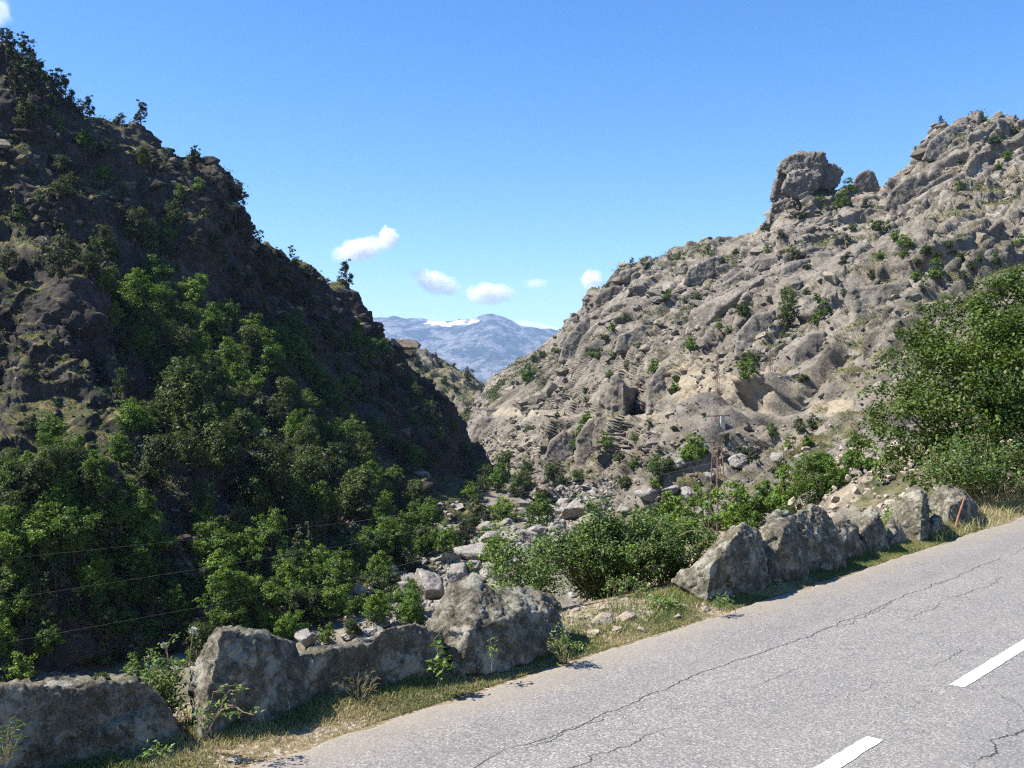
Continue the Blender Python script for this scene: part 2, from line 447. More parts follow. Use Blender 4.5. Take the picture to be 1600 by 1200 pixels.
# ------------------------------------------------------------------ sunlit side of the gorge
RL = [
 [(722,652,432),(738,634,436),(752,618,450),(765,594,470),(800,566,480),(850,541,490),(880,516,480),(920,481,455),(932,461,430),(964,444,420),(968,424,412),(1000,413,405),(1080,391,385),
  (1150,371,372),(1186,348,365),(1200,332,358),(1212,318,350),(1240,310,346),(1290,300,346),(1320,290,348),(1345,284,350),(1370,281,352),(1400,256,350),(1430,226,346),(1460,192,340),(1500,176,335),(1530,176,332),
  (1550,186,328),(1580,189,322),(1600,191,318),(1700,170,300),(1850,150,280),(2050,120,260)],
 [(722,656,428),(765,612,440),(850,585,415),(930,520,380),(1000,482,352),(1100,452,325),(1200,402,305),(1260,360,300),(1370,330,305),(1500,285,285),(1600,285,265),(1850,265,230),(2050,240,200)],
 [(722,660,424),(765,628,418),(850,618,372),(930,570,322),(1000,552,278),(1100,540,240),(1200,520,212),(1300,500,192),(1400,490,178),(1500,470,165),(1600,470,150),(1850,460,125),(2050,450,105)],
 [(722,664,420),(765,638,408),(850,641,350),(930,645,290),(990,643,247),(1050,645,212),(1120,644,184),(1205,642,157),(1300,641,128),(1400,640,104),(1600,635,78),(1850,630,60),(2050,630,52)],
 [(722,668,417),(765,644,403),(850,649,345),(930,655,285),(990,653,242),(1050,656,206),(1120,657,178),(1205,657,151),(1300,658,122),(1400,659,98),(1600,660,72),(1850,660,55),(2050,660,48)],
 [(722,690,412),(775,692,378),(850,722,318),(930,716,262),(1000,722,216),(1100,738,152),(1200,735,112),(1300,716,78),(1400,700,52),(1500,705,36),(1600,705,30),(1850,700,26),(2050,700,24)],
 [(722,712,405),(775,752,330),(850,792,228),(900,790,216),(960,808,178),(1030,850,126),(1100,880,92),(1200,850,66),(1280,830,38),(1340,825,26),(1400,815,22),(1500,805,19.5),(1600,795,20),(1850,790,21),(2050,790,21)]]
G, pxc, i0 = hill_grid(722, 2050, 1.9, RL, [150, 230, 140, 8, 75, 105], [(12, 3), (60, 30), (140, 90)])
N0 = grid_normals(G); N = blur(N0, 12); N = N / np.linalg.norm(N, axis=2)[..., None] + np.array([-0.45, -0.55, 0.0]); N /= np.linalg.norm(N, axis=2)[..., None]
Pf = G.reshape(-1, 3)
gpx, gpy = pix(Pf)
near = np.clip(Pf[:, 1] / 150.0, 0.12, 1.0)             # finer relief close by
e1 = np.array([0.62, 0.30, 0.72]); Ad = stretch(e1, 1.7) @ stretch((0.55, -0.45, -0.60), 0.62)
m1 = sstep(-0.30, 0.30, fbm(Pf / 40, 3, 41))            # massive slabs against broken ground
d = fbm(Pf / 34, 5, 12) * 5.5
d += 5.6 * (0.3 + 0.7 * m1) * blocks(Pf, 24.0, 13, Ad, 1.3, 0.2, 0.10) + 2.6 * blocks(Pf, 9.5, 14, Ad, 1.25, 0.3, 0.13)
d *= 1 - 0.55 * np.exp(-((gpy - 600) / 42.0) ** 2)
ax = np.array([0.55, -0.45, -0.60])                     # slabs overhang down-valley
q = Pf @ ax / 15.0 + 0.9 * fbm(Pf / 28, 3, 42)
fr = q - np.floor(q)
d += 4.0 * m1 * (fr - 0.5) * sstep(1.0, 0.93, fr)
d *= near
ledge = np.exp(-((gpy - 648) / 9.0) ** 2) * sstep(1400, 1330, gpx)
d = d * (1 - 0.8 * ledge)
# low ground near the road is soil and small stones
soil = sstep(40, 24, Pf[:, 1])
d *= 1 - 0.6 * soil
fade = np.ones(G.shape[:2]); fade[:i0] = np.linspace(0.3, 1.0, i0)[:, None]
colf = np.interp(pxc, [722, 800, 860], [0.25, 0.6, 1.0])
d = d.reshape(G.shape[:2]) * fade * colf[None]
pale = np.zeros(len(Pf))
for (cx, cy, rx, ry, w) in [(1085,605,38,42,0.85),(1110,600,40,40,0.7),(1205,610,22,40,0.9),(1300,635,45,18,0.9),(800,645,40,7,0.6),(1000,652,120,5,0.5),(930,700,55,25,0.35),(1250,690,60,22,0.45),(1330,770,55,30,0.8)]:
    e = ((gpx - cx) / rx) ** 2 + ((gpy - cy) / ry) ** 2
    pale = np.maximum(pale, w * np.clip(1.3 - e + 0.5 * fbm(Pf / 5, 3, 77), 0, 1))
def cov_right(V, nz):
    c = sstep(0.66, 0.84, nz + 0.30 * fbm(V / 10, 4, 72))
    g = sstep(0.10, 0.35, fbm(V / 17, 3, 73) + 0.1)
    return np.clip(c * g * 0.95 + 0.25 * sstep(34, 22, V[:, 1]), 0, 1)
near_g = np.clip(G[..., 1] / 150.0, 0.12, 1.0) * (1 - 0.8 * ledge.reshape(G.shape[:2])) * (1 - 0.6 * soil.reshape(G.shape[:2])) * fade * colf[None]
m1g = m1
def fine_right(P):
    m2 = sstep(-0.3, 0.25, fbm(P / 11, 2, 43)); farq = 1 - 0.45 * sstep(230, 330, P[:, 1])
    return ((2.0 - 1.2 * m1g) * (0.35 + 0.65 * m2) * 0.8 * farq * blocks(P, 4.4, 15, None, 1.25, 0.4, 0.10) + (1.0 - 0.6 * m1g) * (0.35 + 0.65 * m2) * 0.85 * farq * blocks(P, 2.0, 16, None, 1.2, 0.4, 0.12) + 0.22 * fbm(P / 2.2, 2, 44))
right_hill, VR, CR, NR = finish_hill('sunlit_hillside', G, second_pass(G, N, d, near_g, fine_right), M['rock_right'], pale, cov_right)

# ------------------------------------------------------------------ hill in the notch
ML = [[(480,500,540),(560,520,540),(612,536,530),(640,531,530),(660,541,528),(690,560,525),(720,577,522),(740,590,520),(756,603,525),(775,590,560),(850,545,590),(950,500,600)],
      [(480,560,500),(620,580,490),(700,620,480),(760,630,480),(850,620,520),(950,600,540)],
      [(480,720,440),(620,720,440),(760,715,425),(950,700,450)]]
G, pxc, i0 = hill_grid(480, 950, STEP, ML, [55, 80], [(30, 8), (120, 60)])
N = blur(grid_normals(G), 10); N /= np.linalg.norm(N, axis=2)[..., None]
Pf = G.reshape(-1, 3)
d = fbm(Pf / 40, 4, 51) * 4 + 3.2 * blocks(Pf, 18.0, 53, None, 1.0, 0.4) + 1.8 * blocks(Pf, 8.0, 54, None, 1.0, 0.4) + 0.9 * blocks(Pf, 3.6, 55, None, 1.0, 0.4)
mid_hill, VM, CM, NM = finish_hill('notch_hillside', G, N * d.reshape(G.shape[:2])[..., None], M['rock_right'], None,
                                   lambda V, nz: sstep(0.55, 0.8, nz + 0.3 * fbm(V / 14, 3, 74)) * 0.8)

# ------------------------------------------------------------------ far mountains
def mountain(name, lines, x0, x1, step, rows, mat, amp, seed, snow=None):
    G, pxc, i0 = hill_grid(x0, x1, step, lines, rows, [(400, 120), (2500, 1100)])
    N = blur(grid_normals(G), 10); N /= np.linalg.norm(N, axis=2)[..., None]
    Pf = G.reshape(-1, 3)
    r1 = 1 - np.abs(fbm(Pf / (amp * 9), 4, seed))
    d = amp * (0.5 * fbm(Pf / (amp * 8), 6, seed + 3, 0.55) + 0.9 * (r1 - 0.75)) + 0.1 * amp * blocks(Pf, amp * 1.6, seed + 5, None, 1.0, 0.3)
    V = (G + N * d.reshape(G.shape[:2])[..., None]).reshape(-1, 3)
    sn = np.zeros(len(V)) if snow is None else snow(V)
    me = mesh_np(name, V, grid_faces(*G.shape[:2]), mat, True, {'snow': sn})
    return tag(link(name, me), kind='structure')

def mountain_mat(name, c1, c2, wood, lo, hi):
    m, nt = new_mat(name); s = NT(nt)
    pos = s.n('ShaderNodeNewGeometry').outputs['Position']
    n1 = s.noise(pos, 0.0045, 8, 0.75); n2 = s.noise(pos, 0.015, 8, 0.8)
    col = s.ramp(n2, [(0.35, c1), (0.65, c2)])
    col = s.mix(s.ramp(n1, [(lo, 1.0), (hi, 0.0)]), col, wood)
    col = s.mix(s.attr('snow'), col, (0.86, 0.87, 0.88))
    s.out(col, 0.95, s.bump(n2, 36.0, 0.7), 0.1)
    return m
M['massif'] = mountain_mat('massif rock', (0.10, 0.10, 0.095), (0.28, 0.265, 0.245), (0.045, 0.055, 0.04), 0.46, 0.55)
M['foothill'] = mountain_mat('wooded foothill', (0.14, 0.14, 0.10), (0.22, 0.20, 0.15), (0.045, 0.06, 0.035), 0.5, 0.68)
def snow_fn(V):
    x, y = pix(V)
    band = np.exp(-((y - np.interp(x, [650, 668, 700, 735, 760, 800], [508, 503, 506, 503, 497, 510])) / 4.2) ** 2)
    xm = sstep(655, 672, x) * sstep(762, 735, x)
    n = fbm(V / 110.0, 4, 91)
    return sstep(0.50, 0.72, band * xm * (0.62 + 2.4 * n) + 0.15 * n * (xm > 0.05))
mountain('far_mountain', [[(380,520,12600),(480,505,12600),(540,497,12400),(575,493,12400),(600,495,12400),(640,501,12300),(700,502,12200),(735,499,12000),(752,492,12000),(768,489,12000),(786,494,12000),(815,506,12000),(850,515,12000),(876,521,12200),(950,531,12400),(1100,540,12600)],
    [(380,560,11200),(600,548,11200),(770,540,11000),(950,560,11200),(1100,570,11200)],
    [(380,640,9400),(770,640,9200),(1100,640,9400)]], 380, 1100, 1.7, [55, 60], M['massif'], 124.0, 61, snow_fn)
mountain('foothill_ridge', [[(450,500,9200),(560,516,9000),(600,540,8800),(640,557,8600),(690,577,8400),(740,588,8400),(790,590,8400),(850,580,8600),(1000,565,8800)],
    [(450,640,7200),(760,640,7000),(1000,640,7200)]], 450, 1000, 1.7, [60], M['foothill'], 76.0, 65)

# ------------------------------------------------------------------ floor of the gorge and the open country beyond: one sheet to the horizon
def floor_sheet():
    th = np.linspace(0, 2 * np.pi, 361)[:-1]
    rr = np.concatenate([[0.5], np.geomspace(4, 420, 200), np.geomspace(450, 30000, 44)])
    R, T = np.meshgrid(rr, th, indexing='ij')
    X = R * np.sin(T); Y = R * np.cos(T) + 60
    P = np.stack([X, Y, np.zeros_like(X)], -1).reshape(-1, 3)
    r = R.ravel()
    z = -25.2 + 1.3 * fbm(P / 22, 4, 81) + 0.9 * blocks(P, 4.0, 82) * (r < 420) + 0.5 * blocks(P, 1.7, 83) * (r < 300)
    z -= np.clip(r - 500, 0, 1e9) * 0.004
    P[:, 2] = z
    f = [grid_faces(len(rr), len(th))]
    i = np.arange(len(rr) * len(th)).reshape(len(rr), len(th))
    f.append(np.stack([i[:-1, -1], i[1:, -1], i[1:, 0], i[:-1, 0]], -1))
    f.append(i[0][None, ::-1])
    me = mesh_np('ground', P, f, M['rock_right'], True, {'cover': np.clip(0.2 + fbm(P / 15, 3, 84), 0, 1) * 0.8, 'pale': 0.25 * (r < 400)})
    return tag(link('ground', me), kind='structure')
floor = floor_sheet()
# ================================================================== road, verge, bank
RD = np.array([0.6862, 0.7274]); RN = np.array([-0.7274, 0.6862])     # along the road, and away from it towards the gorge
ET = 5.07                                                              # distance of the asphalt edge from the eye
def rp(s, t, z=0.0):
    """a point s metres along the road and t metres beyond its gorge-side edge"""
    s = np.asarray(s, float); t = np.asarray(t, float)
    return np.stack([RD[0] * s + RN[0] * (ET + t), RD[1] * s + RN[1] * (ET + t), np.zeros_like(s) + z], -1)
def st(x, y):
    return x * RD[0] + y * RD[1], x * RN[0] + y * RN[1] - ET

def edge_wob(s):
    P = np.stack([s * 1.0, s * 0, s * 0], -1)
    return 0.10 * fbm(P / 1.3, 4, 101) + 0.05 * fbm(P / 0.25, 3, 102)

def road_mat():
    m, nt = new_mat('worn asphalt'); s = NT(nt)
    pos = s.n('ShaderNodeNewGeometry').outputs['Position']
    mp = s.n('ShaderNodeMapping'); mp.vector_type = 'POINT'
    mp.inputs['Rotation'].default_value = (0, 0, -math.atan2(RD[1], RD[0]))
    s.l(pos, mp.inputs['Vector']); rv = mp.outputs[0]
    sep = s.n('ShaderNodeSeparateXYZ'); s.l(rv, sep.inputs[0])
    grain = s.voro(pos, 95.0, 'F1', 'Color'); gsep = s.n('ShaderNodeSeparateColor'); s.l(grain, gsep.inputs[0])
    gd = s.voro(pos, 95.0)
    n1 = s.noise(pos, 0.7, 5, 0.6); n2 = s.noise(pos, 7.0, 4, 0.6)
    base = s.ramp(gsep.outputs[0], [(0.0, (0.118, 0.112, 0.104)), (0.45, (0.222, 0.208, 0.190)), (0.8, (0.298, 0.278, 0.252)), (1.0, (0.45, 0.42, 0.385))])
    base = s.mix(s.ramp(gd, [(0.45, 0.0), (0.75, 0.55)]), base, (0.07, 0.068, 0.066))
    base = s.mix(s.ramp(n1, [(0.35, 0.0), (0.7, 0.28)]), base, (0.30, 0.28, 0.25))
    base = s.mix(s.ramp(n2, [(0.3, 0.22), (0.55, 0.0)]), base, (0.10, 0.098, 0.095))
    # lengthwise tints of the wheel tracks
    wv = s.n('ShaderNodeTexNoise', noise_dimensions='1D'); wv.inputs['Scale'].default_value = 0.9; wv.inputs['Detail'].default_value = 2
    s.l(sep.outputs['Y'], wv.inputs['W'])
    base = s.mix(s.ramp(wv.outputs['Fac'], [(0.4, 0.0), (0.65, 0.42)]), base, (0.15, 0.143, 0.134))
    # cracks that run with the road, wandering sideways
    tot = None
    sc = s.n('ShaderNodeVectorMath', operation='MULTIPLY'); sc.inputs[1].default_value = (1, 0.35, 0); s.l(rv, sc.inputs[0])
    for k, (y0, wob, w, lo) in enumerate([(4.06, 0.36, 0.0075, 0.40), (3.62, 0.5, 0.006, 0.50), (2.9, 0.6, 0.005, 0.54), (1.95, 0.5, 0.010, 0.46), (1.2, 0.6, 0.008, 0.48), (4.0, 0.6, 0.006, 0.47)]):
        off = s.n('ShaderNodeVectorMath', operation='ADD'); off.inputs[1].default_value = (17.3 * k, 5.1 * k, 0); s.l(sc.outputs[0], off.inputs[0])
        nz = s.noise(off.outputs[0], 1.1, 9, 0.66)
        yy = s.math('ADD', s.math('SUBTRACT', sep.outputs['Y'], y0), s.math('MULTIPLY', s.math('SUBTRACT', nz, 0.5), wob))
        line = s.math('SUBTRACT', 1.0, s.math('DIVIDE', s.math('ABSOLUTE', yy), w), clamp=True)
        gate = s.ramp(s.noise(off.outputs[0], 0.55, 3, 0.5), [(lo, 0.0), (lo + 0.07, 1.0)])
        one = s.math('MULTIPLY', line, gate)
        tot = one if tot is None else s.math('MAXIMUM', tot, one)
    # cross cracks between them
    vd = s.n('ShaderNodeTexVoronoi', feature='DISTANCE_TO_EDGE'); vd.inputs['Scale'].default_value = 0.8
    wob = s.n('ShaderNodeVectorMath', operation='ADD'); ns = s.n('ShaderNodeTexNoise'); ns.inputs['Scale'].default_value = 2.5; ns.inputs['Detail'].default_value = 6
    s.l(pos, ns.inputs['Vector']); s.l(pos, wob.inputs[0]); s.l(ns.outputs['Color'], wob.inputs[1]); s.l(wob.outputs[0], vd.inputs['Vector'])
    fine = s.math('MULTIPLY', s.ramp(vd.outputs['Distance'], [(0.0, 0.35), (0.007, 0.0)]), s.ramp(s.noise(pos, 0.45, 3), [(0.50, 0.0), (0.58, 1.0)]))
    tot = s.math('MAXIMUM', tot, fine)
    base = s.mix(s.math('MULTIPLY', tot, 0.9), base, (0.03, 0.028, 0.026))
    # dust along the edge
    dust = s.ramp(s.math('ADD', sep.outputs['Y'], s.math('MULTIPLY', s.noise(pos, 3.0, 4), 0.5)), [(0.0, 0.0), (1.0, 0.0)])
    dm = s.n('ShaderNodeMapRange'); dm.inputs['From Min'].default_value = 4.75; dm.inputs['From Max'].default_value = 5.35
    s.l(s.math('ADD', sep.outputs['Y'], s.math('MULTIPLY', s.noise(pos, 3.0, 5), 0.5)), dm.inputs['Value'])
    base = s.mix(s.math('MULTIPLY', dm.outputs[0], 0.55), base, (0.34, 0.28, 0.20))
    h = s.math('SUBTRACT', s.math('MULTIPLY', gsep.outputs[1], 0.5), s.math('MULTIPLY', tot, 3.0))
    s.out(base, 0.85, s.bump(h, 0.006, 0.8), 0.25)
    return m
M['asphalt'] = road_mat()

def road_sheet():
    s = np.concatenate([np.arange(-14, 26, 0.045), np.arange(26, 95, 0.6)])
    t = np.concatenate([np.linspace(-5.6, -0.25, 46), np.linspace(-0.22, 0.0, 8)])
    Sg, Tg = np.meshgrid(s, t, indexing='ij')
    w = edge_wob(s)[:, None] * sstep(-0.6, 0.0, t)[None]
    P = rp(Sg, Tg + w)
    P[..., 2] = -0.012 * np.abs(Tg + 2.53) + 0.012 + 0.006 * fbm(P.reshape(-1, 3) / 1.5, 3, 103).reshape(Sg.shape)
    P[:, -1, 2] -= 0.05
    me = mesh_np('road', P.reshape(-1, 3), grid_faces(*Sg.shape)[:, ::-1], M['asphalt'])
    tag(link('road', me), kind='structure')
    return P
road_sheet()

# painted dashes of the centre line
def paint_mat():
    m, nt = new_mat('road paint'); s = NT(nt)
    pos = s.n('ShaderNodeNewGeometry').outputs['Position']
    n = s.noise(pos, 60.0, 4, 0.7)
    c = s.ramp(n, [(0.28, (0.24, 0.23, 0.22)), (0.38, (0.60, 0.59, 0.57)), (0.5, (0.78, 0.78, 0.76))])
    s.out(c, 0.7, s.bump(n, 0.003, 0.6), 0.3); return m
M['paint'] = paint_mat()
k = 0
for s0 in np.arange(7.38 - 4.42 * 3, 34, 4.42):
    s1 = s0 + 3.0
    n = 60; ss = np.linspace(s0, s1, n); hw = 0.053
    l = 0.006 * fbm(np.stack([ss, ss * 0, ss * 0], -1) / 0.06, 2, 201 + k); r = 0.006 * fbm(np.stack([ss, ss * 0 + 9, ss * 0], -1) / 0.06, 2, 231 + k)
    A = rp(ss, -2.53 - hw + l); B = rp(ss, -2.53 + hw + r); P = np.stack([A, (A + B) / 2, B], 1)
    P[..., 2] = 0.012 - 0.0006 + 0.006 * fbm((P * np.array([1, 1, 0]) + np.array([0, 0, 0])).reshape(-1, 3) / 1.5, 3, 103).reshape(n, 3) + 0.004
    me = mesh_np('road_marking', P.reshape(-1, 3), grid_faces(n, 3)[:, ::-1], M['paint'])
    o = link('road_marking', me); tag(o, 'white painted dash of the centre line on the grey asphalt', None, None, 'structure'); k += 1

# the verge and the bank that falls from it to the river
def bank_z(s, t):
    P = np.stack([s, t, s * 0], -1).reshape(-1, 3)
    X = RD[0] * s + RN[0] * (ET + t)
    steep = np.interp(X, [-60, 7, 9, 11, 14, 100], [1.1, 1.1, 0.75, 0.42, 0.27, 0.27])
    z = -0.035 + 0.05 * sstep(0.0, 0.35, t) - 0.10 * sstep(0.6, 1.5, t)
    z = z - steep * np.maximum(t - 1.75, 0) - 0.25 * np.minimum(np.maximum(t - 1.3, 0), 1) * (steep > 0.3)
    rough = (0.02 + 0.7 * sstep(1.5, 12, t))
    z = z + rough * (fbm(P / 3.0, 4, 111).reshape(s.shape)) + 0.018 * fbm(P / 0.35, 4, 112).reshape(s.shape) * sstep(0.0, 0.3, t)
    return np.maximum(z, -27.5)
def soil_mat():
    m, nt = new_mat('verge soil'); s = NT(nt)
    pos = s.n('ShaderNodeNewGeometry').outputs['Position']
    n1 = s.noise(pos, 1.6, 5, 0.65); n2 = s.noise(pos, 24.0, 5, 0.7); v = s.voro(pos, 38.0, 'F1', 'Color')
    sc = s.n('ShaderNodeSeparateColor'); s.l(v, sc.inputs[0])
    c = s.ramp(n2, [(0.32, (0.12, 0.085, 0.05)), (0.5, (0.26, 0.195, 0.12)), (0.68, (0.40, 0.32, 0.21))])
    c = s.mix(s.ramp(n1, [(0.45, 0.0), (0.62, 0.55)]), c, (0.13, 0.13, 0.05))
    c = s.mix(s.ramp(sc.outputs[0], [(0.80, 0.0), (0.88, 0.7)]), c, (0.45, 0.40, 0.33))
    s.out(c, 0.95, s.bump(s.math('ADD', n2, s.math('MULTIPLY', sc.outputs[1], 0.4)), 0.03, 0.9), 0.1); return m
M['soil'] = soil_mat()
sg = np.concatenate([np.arange(-40, -14, 0.8), np.arange(-14, 24, 0.06), np.arange(24, 110, 0.5)])
tg = np.concatenate([np.arange(-0.35, 2.4, 0.04), np.geomspace(2.45, 105, 70)])
Sg, Tg = np.meshgrid(sg, tg, indexing='ij')
BZ = bank_z(Sg, Tg)
BP = rp(Sg, Tg); BP[..., 2] = BZ
bme = mesh_np('road_bank', BP.reshape(-1, 3), grid_faces(*Sg.shape)[:, ::-1], M['soil'])
bank = tag(link('road_bank', bme), kind='structure')
def bank_at(x, y):
    s, t = st(x, y); return float(bank_z(np.array([s]), np.array([t]))[0])

# short dry grass of the verge (nobody could count it)
def grass_blades(n, seed, pos_fn, h0, h1, w, name, mat):
    r = np.random.default_rng(seed)
    P, hk = pos_fn(r, n); n = len(P)
    a = r.uniform(0, 2 * np.pi, n); h = r.uniform(h0, h1, n) * hk; lean = r.uniform(0.1, 0.9, n) * h
    dx = np.cos(a); dy = np.sin(a); b = r.uniform(0, 2 * np.pi, n); lx = np.cos(b) * lean; ly = np.sin(b) * lean
    ww = w * r.uniform(0.6, 1.3, n)
    V = np.empty((n, 5, 3))
    V[:, 0] = P + np.stack([dx * ww, dy * ww, 0 * h], 1); V[:, 1] = P - np.stack([dx * ww, dy * ww, 0 * h], 1)
    mid = P + np.stack([lx * 0.35, ly * 0.35, h * 0.62], 1)
    V[:, 2] = mid - np.stack([dx * ww, dy * ww, 0 * h], 1) * 0.7; V[:, 3] = mid + np.stack([dx * ww, dy * ww, 0 * h], 1) * 0.7
    V[:, 4] = P + np.stack([lx, ly, h * 0.95], 1)
    i = np.arange(n)[:, None] * 5
    t = np.repeat(np.clip(0.40 + 1.0 * fbm(P / 0.5, 3, seed) + r.normal(0, 0.22, n), 0, 1), 5)
    me = mesh_np(name, V.reshape(-1, 3), [i + np.array([[0, 1, 2, 3]]), i + np.array([[3, 2, 4]])], mat, True, {'tint': t})
    return tag(link(name, me), kind='stuff')
M['straw'] = leaf_mat('straw and green grass', (0.06, 0.115, 0.018), (0.21, 0.225, 0.060), (0.44, 0.36, 0.17), 0.3, 0.04)
def verge_pos(r, n):
    s = r.uniform(-8, 40, n); s = np.where(r.random(n) < 0.75, r.uniform(-1, 16, n), s)
    t = np.abs(r.normal(0.36, 0.30, n)); t = np.clip(t, 0.02, 1.6)
    P = np.stack([s, t, s * 0], -1)
    dens = sstep(-0.30, 0.25, fbm(P / 0.55, 4, 121) + 0.25)
    gap = 1 - 0.85 * sstep(6.2, 6.6, s) * sstep(8.4, 8.0, s) * sstep(0.22, 0.42, t)          # bare stones in the gap between the boulders
    keep = (r.random(n) < dens * gap) & (t > edge_wob(s) + 0.0)
    s, t = s[keep], t[keep]
    Q = rp(s, t); Q[:, 2] = bank_z(s, t) - 0.004
    return Q, 0.55 + 0.9 * sstep(0.1, 0.6, t)
grass_blades(250000, 131, verge_pos, 0.018, 0.065, 0.0028, 'verge_grass', M['straw'])
# ================================================================== stones
def hull_bm(pts):
    bm = bmesh.new()
    for p in pts: bm.verts.new(p)
    r = bmesh.ops.convex_hull(bm, input=list(bm.verts))
    bmesh.ops.delete(bm, geom=[g for g in r['geom_interior'] if isinstance(g, bmesh.types.BMVert)], context='VERTS')
    bmesh.ops.recalc_face_normals(bm, faces=list(bm.faces))
    return bm

def remeshed(hulls, voxel):
    """several convex lumps fused into one skin"""
    big = bpy.data.meshes.new('lump'); allv = []; allf = []; o = 0
    for pts in hulls:
        bm = hull_bm(pts); bm.verts.index_update()
        allv += [tuple(v.co) for v in bm.verts]; allf += [[v.index + o for v in f.verts] for f in bm.faces]; o = len(allv); bm.free()
    big.from_pydata(allv, [], allf)
    ob = bpy.data.objects.new('lump', big); COL.objects.link(ob)
    md = ob.modifiers.new('r', 'REMESH'); md.mode = 'VOXEL'; md.voxel_size = voxel
    dg = bpy.context.evaluated_depsgraph_get(); ev = ob.evaluated_get(dg); me = ev.to_mesh()
    V = np.empty(len(me.vertices) * 3, np.float32); me.vertices.foreach_get('co', V)
    Nn = np.empty(len(me.vertices) * 3, np.float32); me.vertex_normals.foreach_get('vector', Nn)
    Fq = np.array([list(p.vertices) for p in me.polygons if len(p.vertices) == 4], np.int32)
    Ft = np.array([list(p.vertices) for p in me.polygons if len(p.vertices) == 3], np.int32)
    ev.to_mesh_clear(); bpy.data.objects.remove(ob); bpy.data.meshes.remove(big)
    return V.reshape(-1, 3).astype(float), Nn.reshape(-1, 3).astype(float), [f for f in (Fq, Ft) if len(f)]

def smooth_v(V, Fl, it):
    E = np.concatenate([np.stack([f[:, k], f[:, (k + 1) % f.shape[1]]], 1) for f in Fl for k in range(f.shape[1])])
    for _ in range(it):
        A = np.zeros_like(V); c = np.zeros(len(V))
        np.add.at(A, E[:, 0], V[E[:, 1]]); np.add.at(A, E[:, 1], V[E[:, 0]])
        np.add.at(c, E[:, 0], 1); np.add.at(c, E[:, 1], 1)
        V = 0.5 * V + 0.5 * A / np.maximum(c, 1)[:, None]
    return V

def stone_mesh(name, hulls, voxel, size, seed, mat, rough=1.0, sm=2, extra=None):
    V, Nn, Fl = remeshed(hulls, voxel)
    V = smooth_v(V, Fl, sm)
    # worn faces: broad swelling, broken facets, then grain
    d = rough * size * (0.018 * fbm(V / (size * 0.5), 3, seed) + 0.032 * blocks(V, size * 0.40, seed + 1, None, 1.2, 0.15, 0.08)
        + 0.020 * blocks(V, size * 0.14, seed + 2, None, 1.2, 0.25, 0.10) + 0.010 * blocks(V, size * 0.055, seed + 4, None, 1.1, 0.3, 0.2) + 0.010 * fbm(V / (size * 0.025), 3, seed + 3))
    V = V + Nn * d[:, None]
    return mesh_np(name, V, Fl, mat, True, {'cover': np.zeros(len(V)), 'pale': np.zeros(len(V))})

def near_stone(front, depth, voxel, seed, label, base_t=None, name='boulder', rough=1.0, sm=0, mat=None):
    """front: list of hulls, each a list of (px, py, extra distance) seen from the road; every hull point (px, py, D)"""
    hs = [[W(*p) for p in h] for h in front]
    allp = np.concatenate([np.array(h) for h in hs]); c = allp.mean(0); c[2] = allp[:, 2].min()
    hs = [[tuple(np.array(p) - c) for p in h] for h in hs]
    size = float(np.ptp(allp, 0).max())
    me = stone_mesh(name, hs, voxel, min(size, 1.0), seed, mat or M['rock_near'], rough, sm)
    o = link(name, me, None, c)
    return tag(o, label, 'boulder', 'boulders set along the road edge as a parapet')

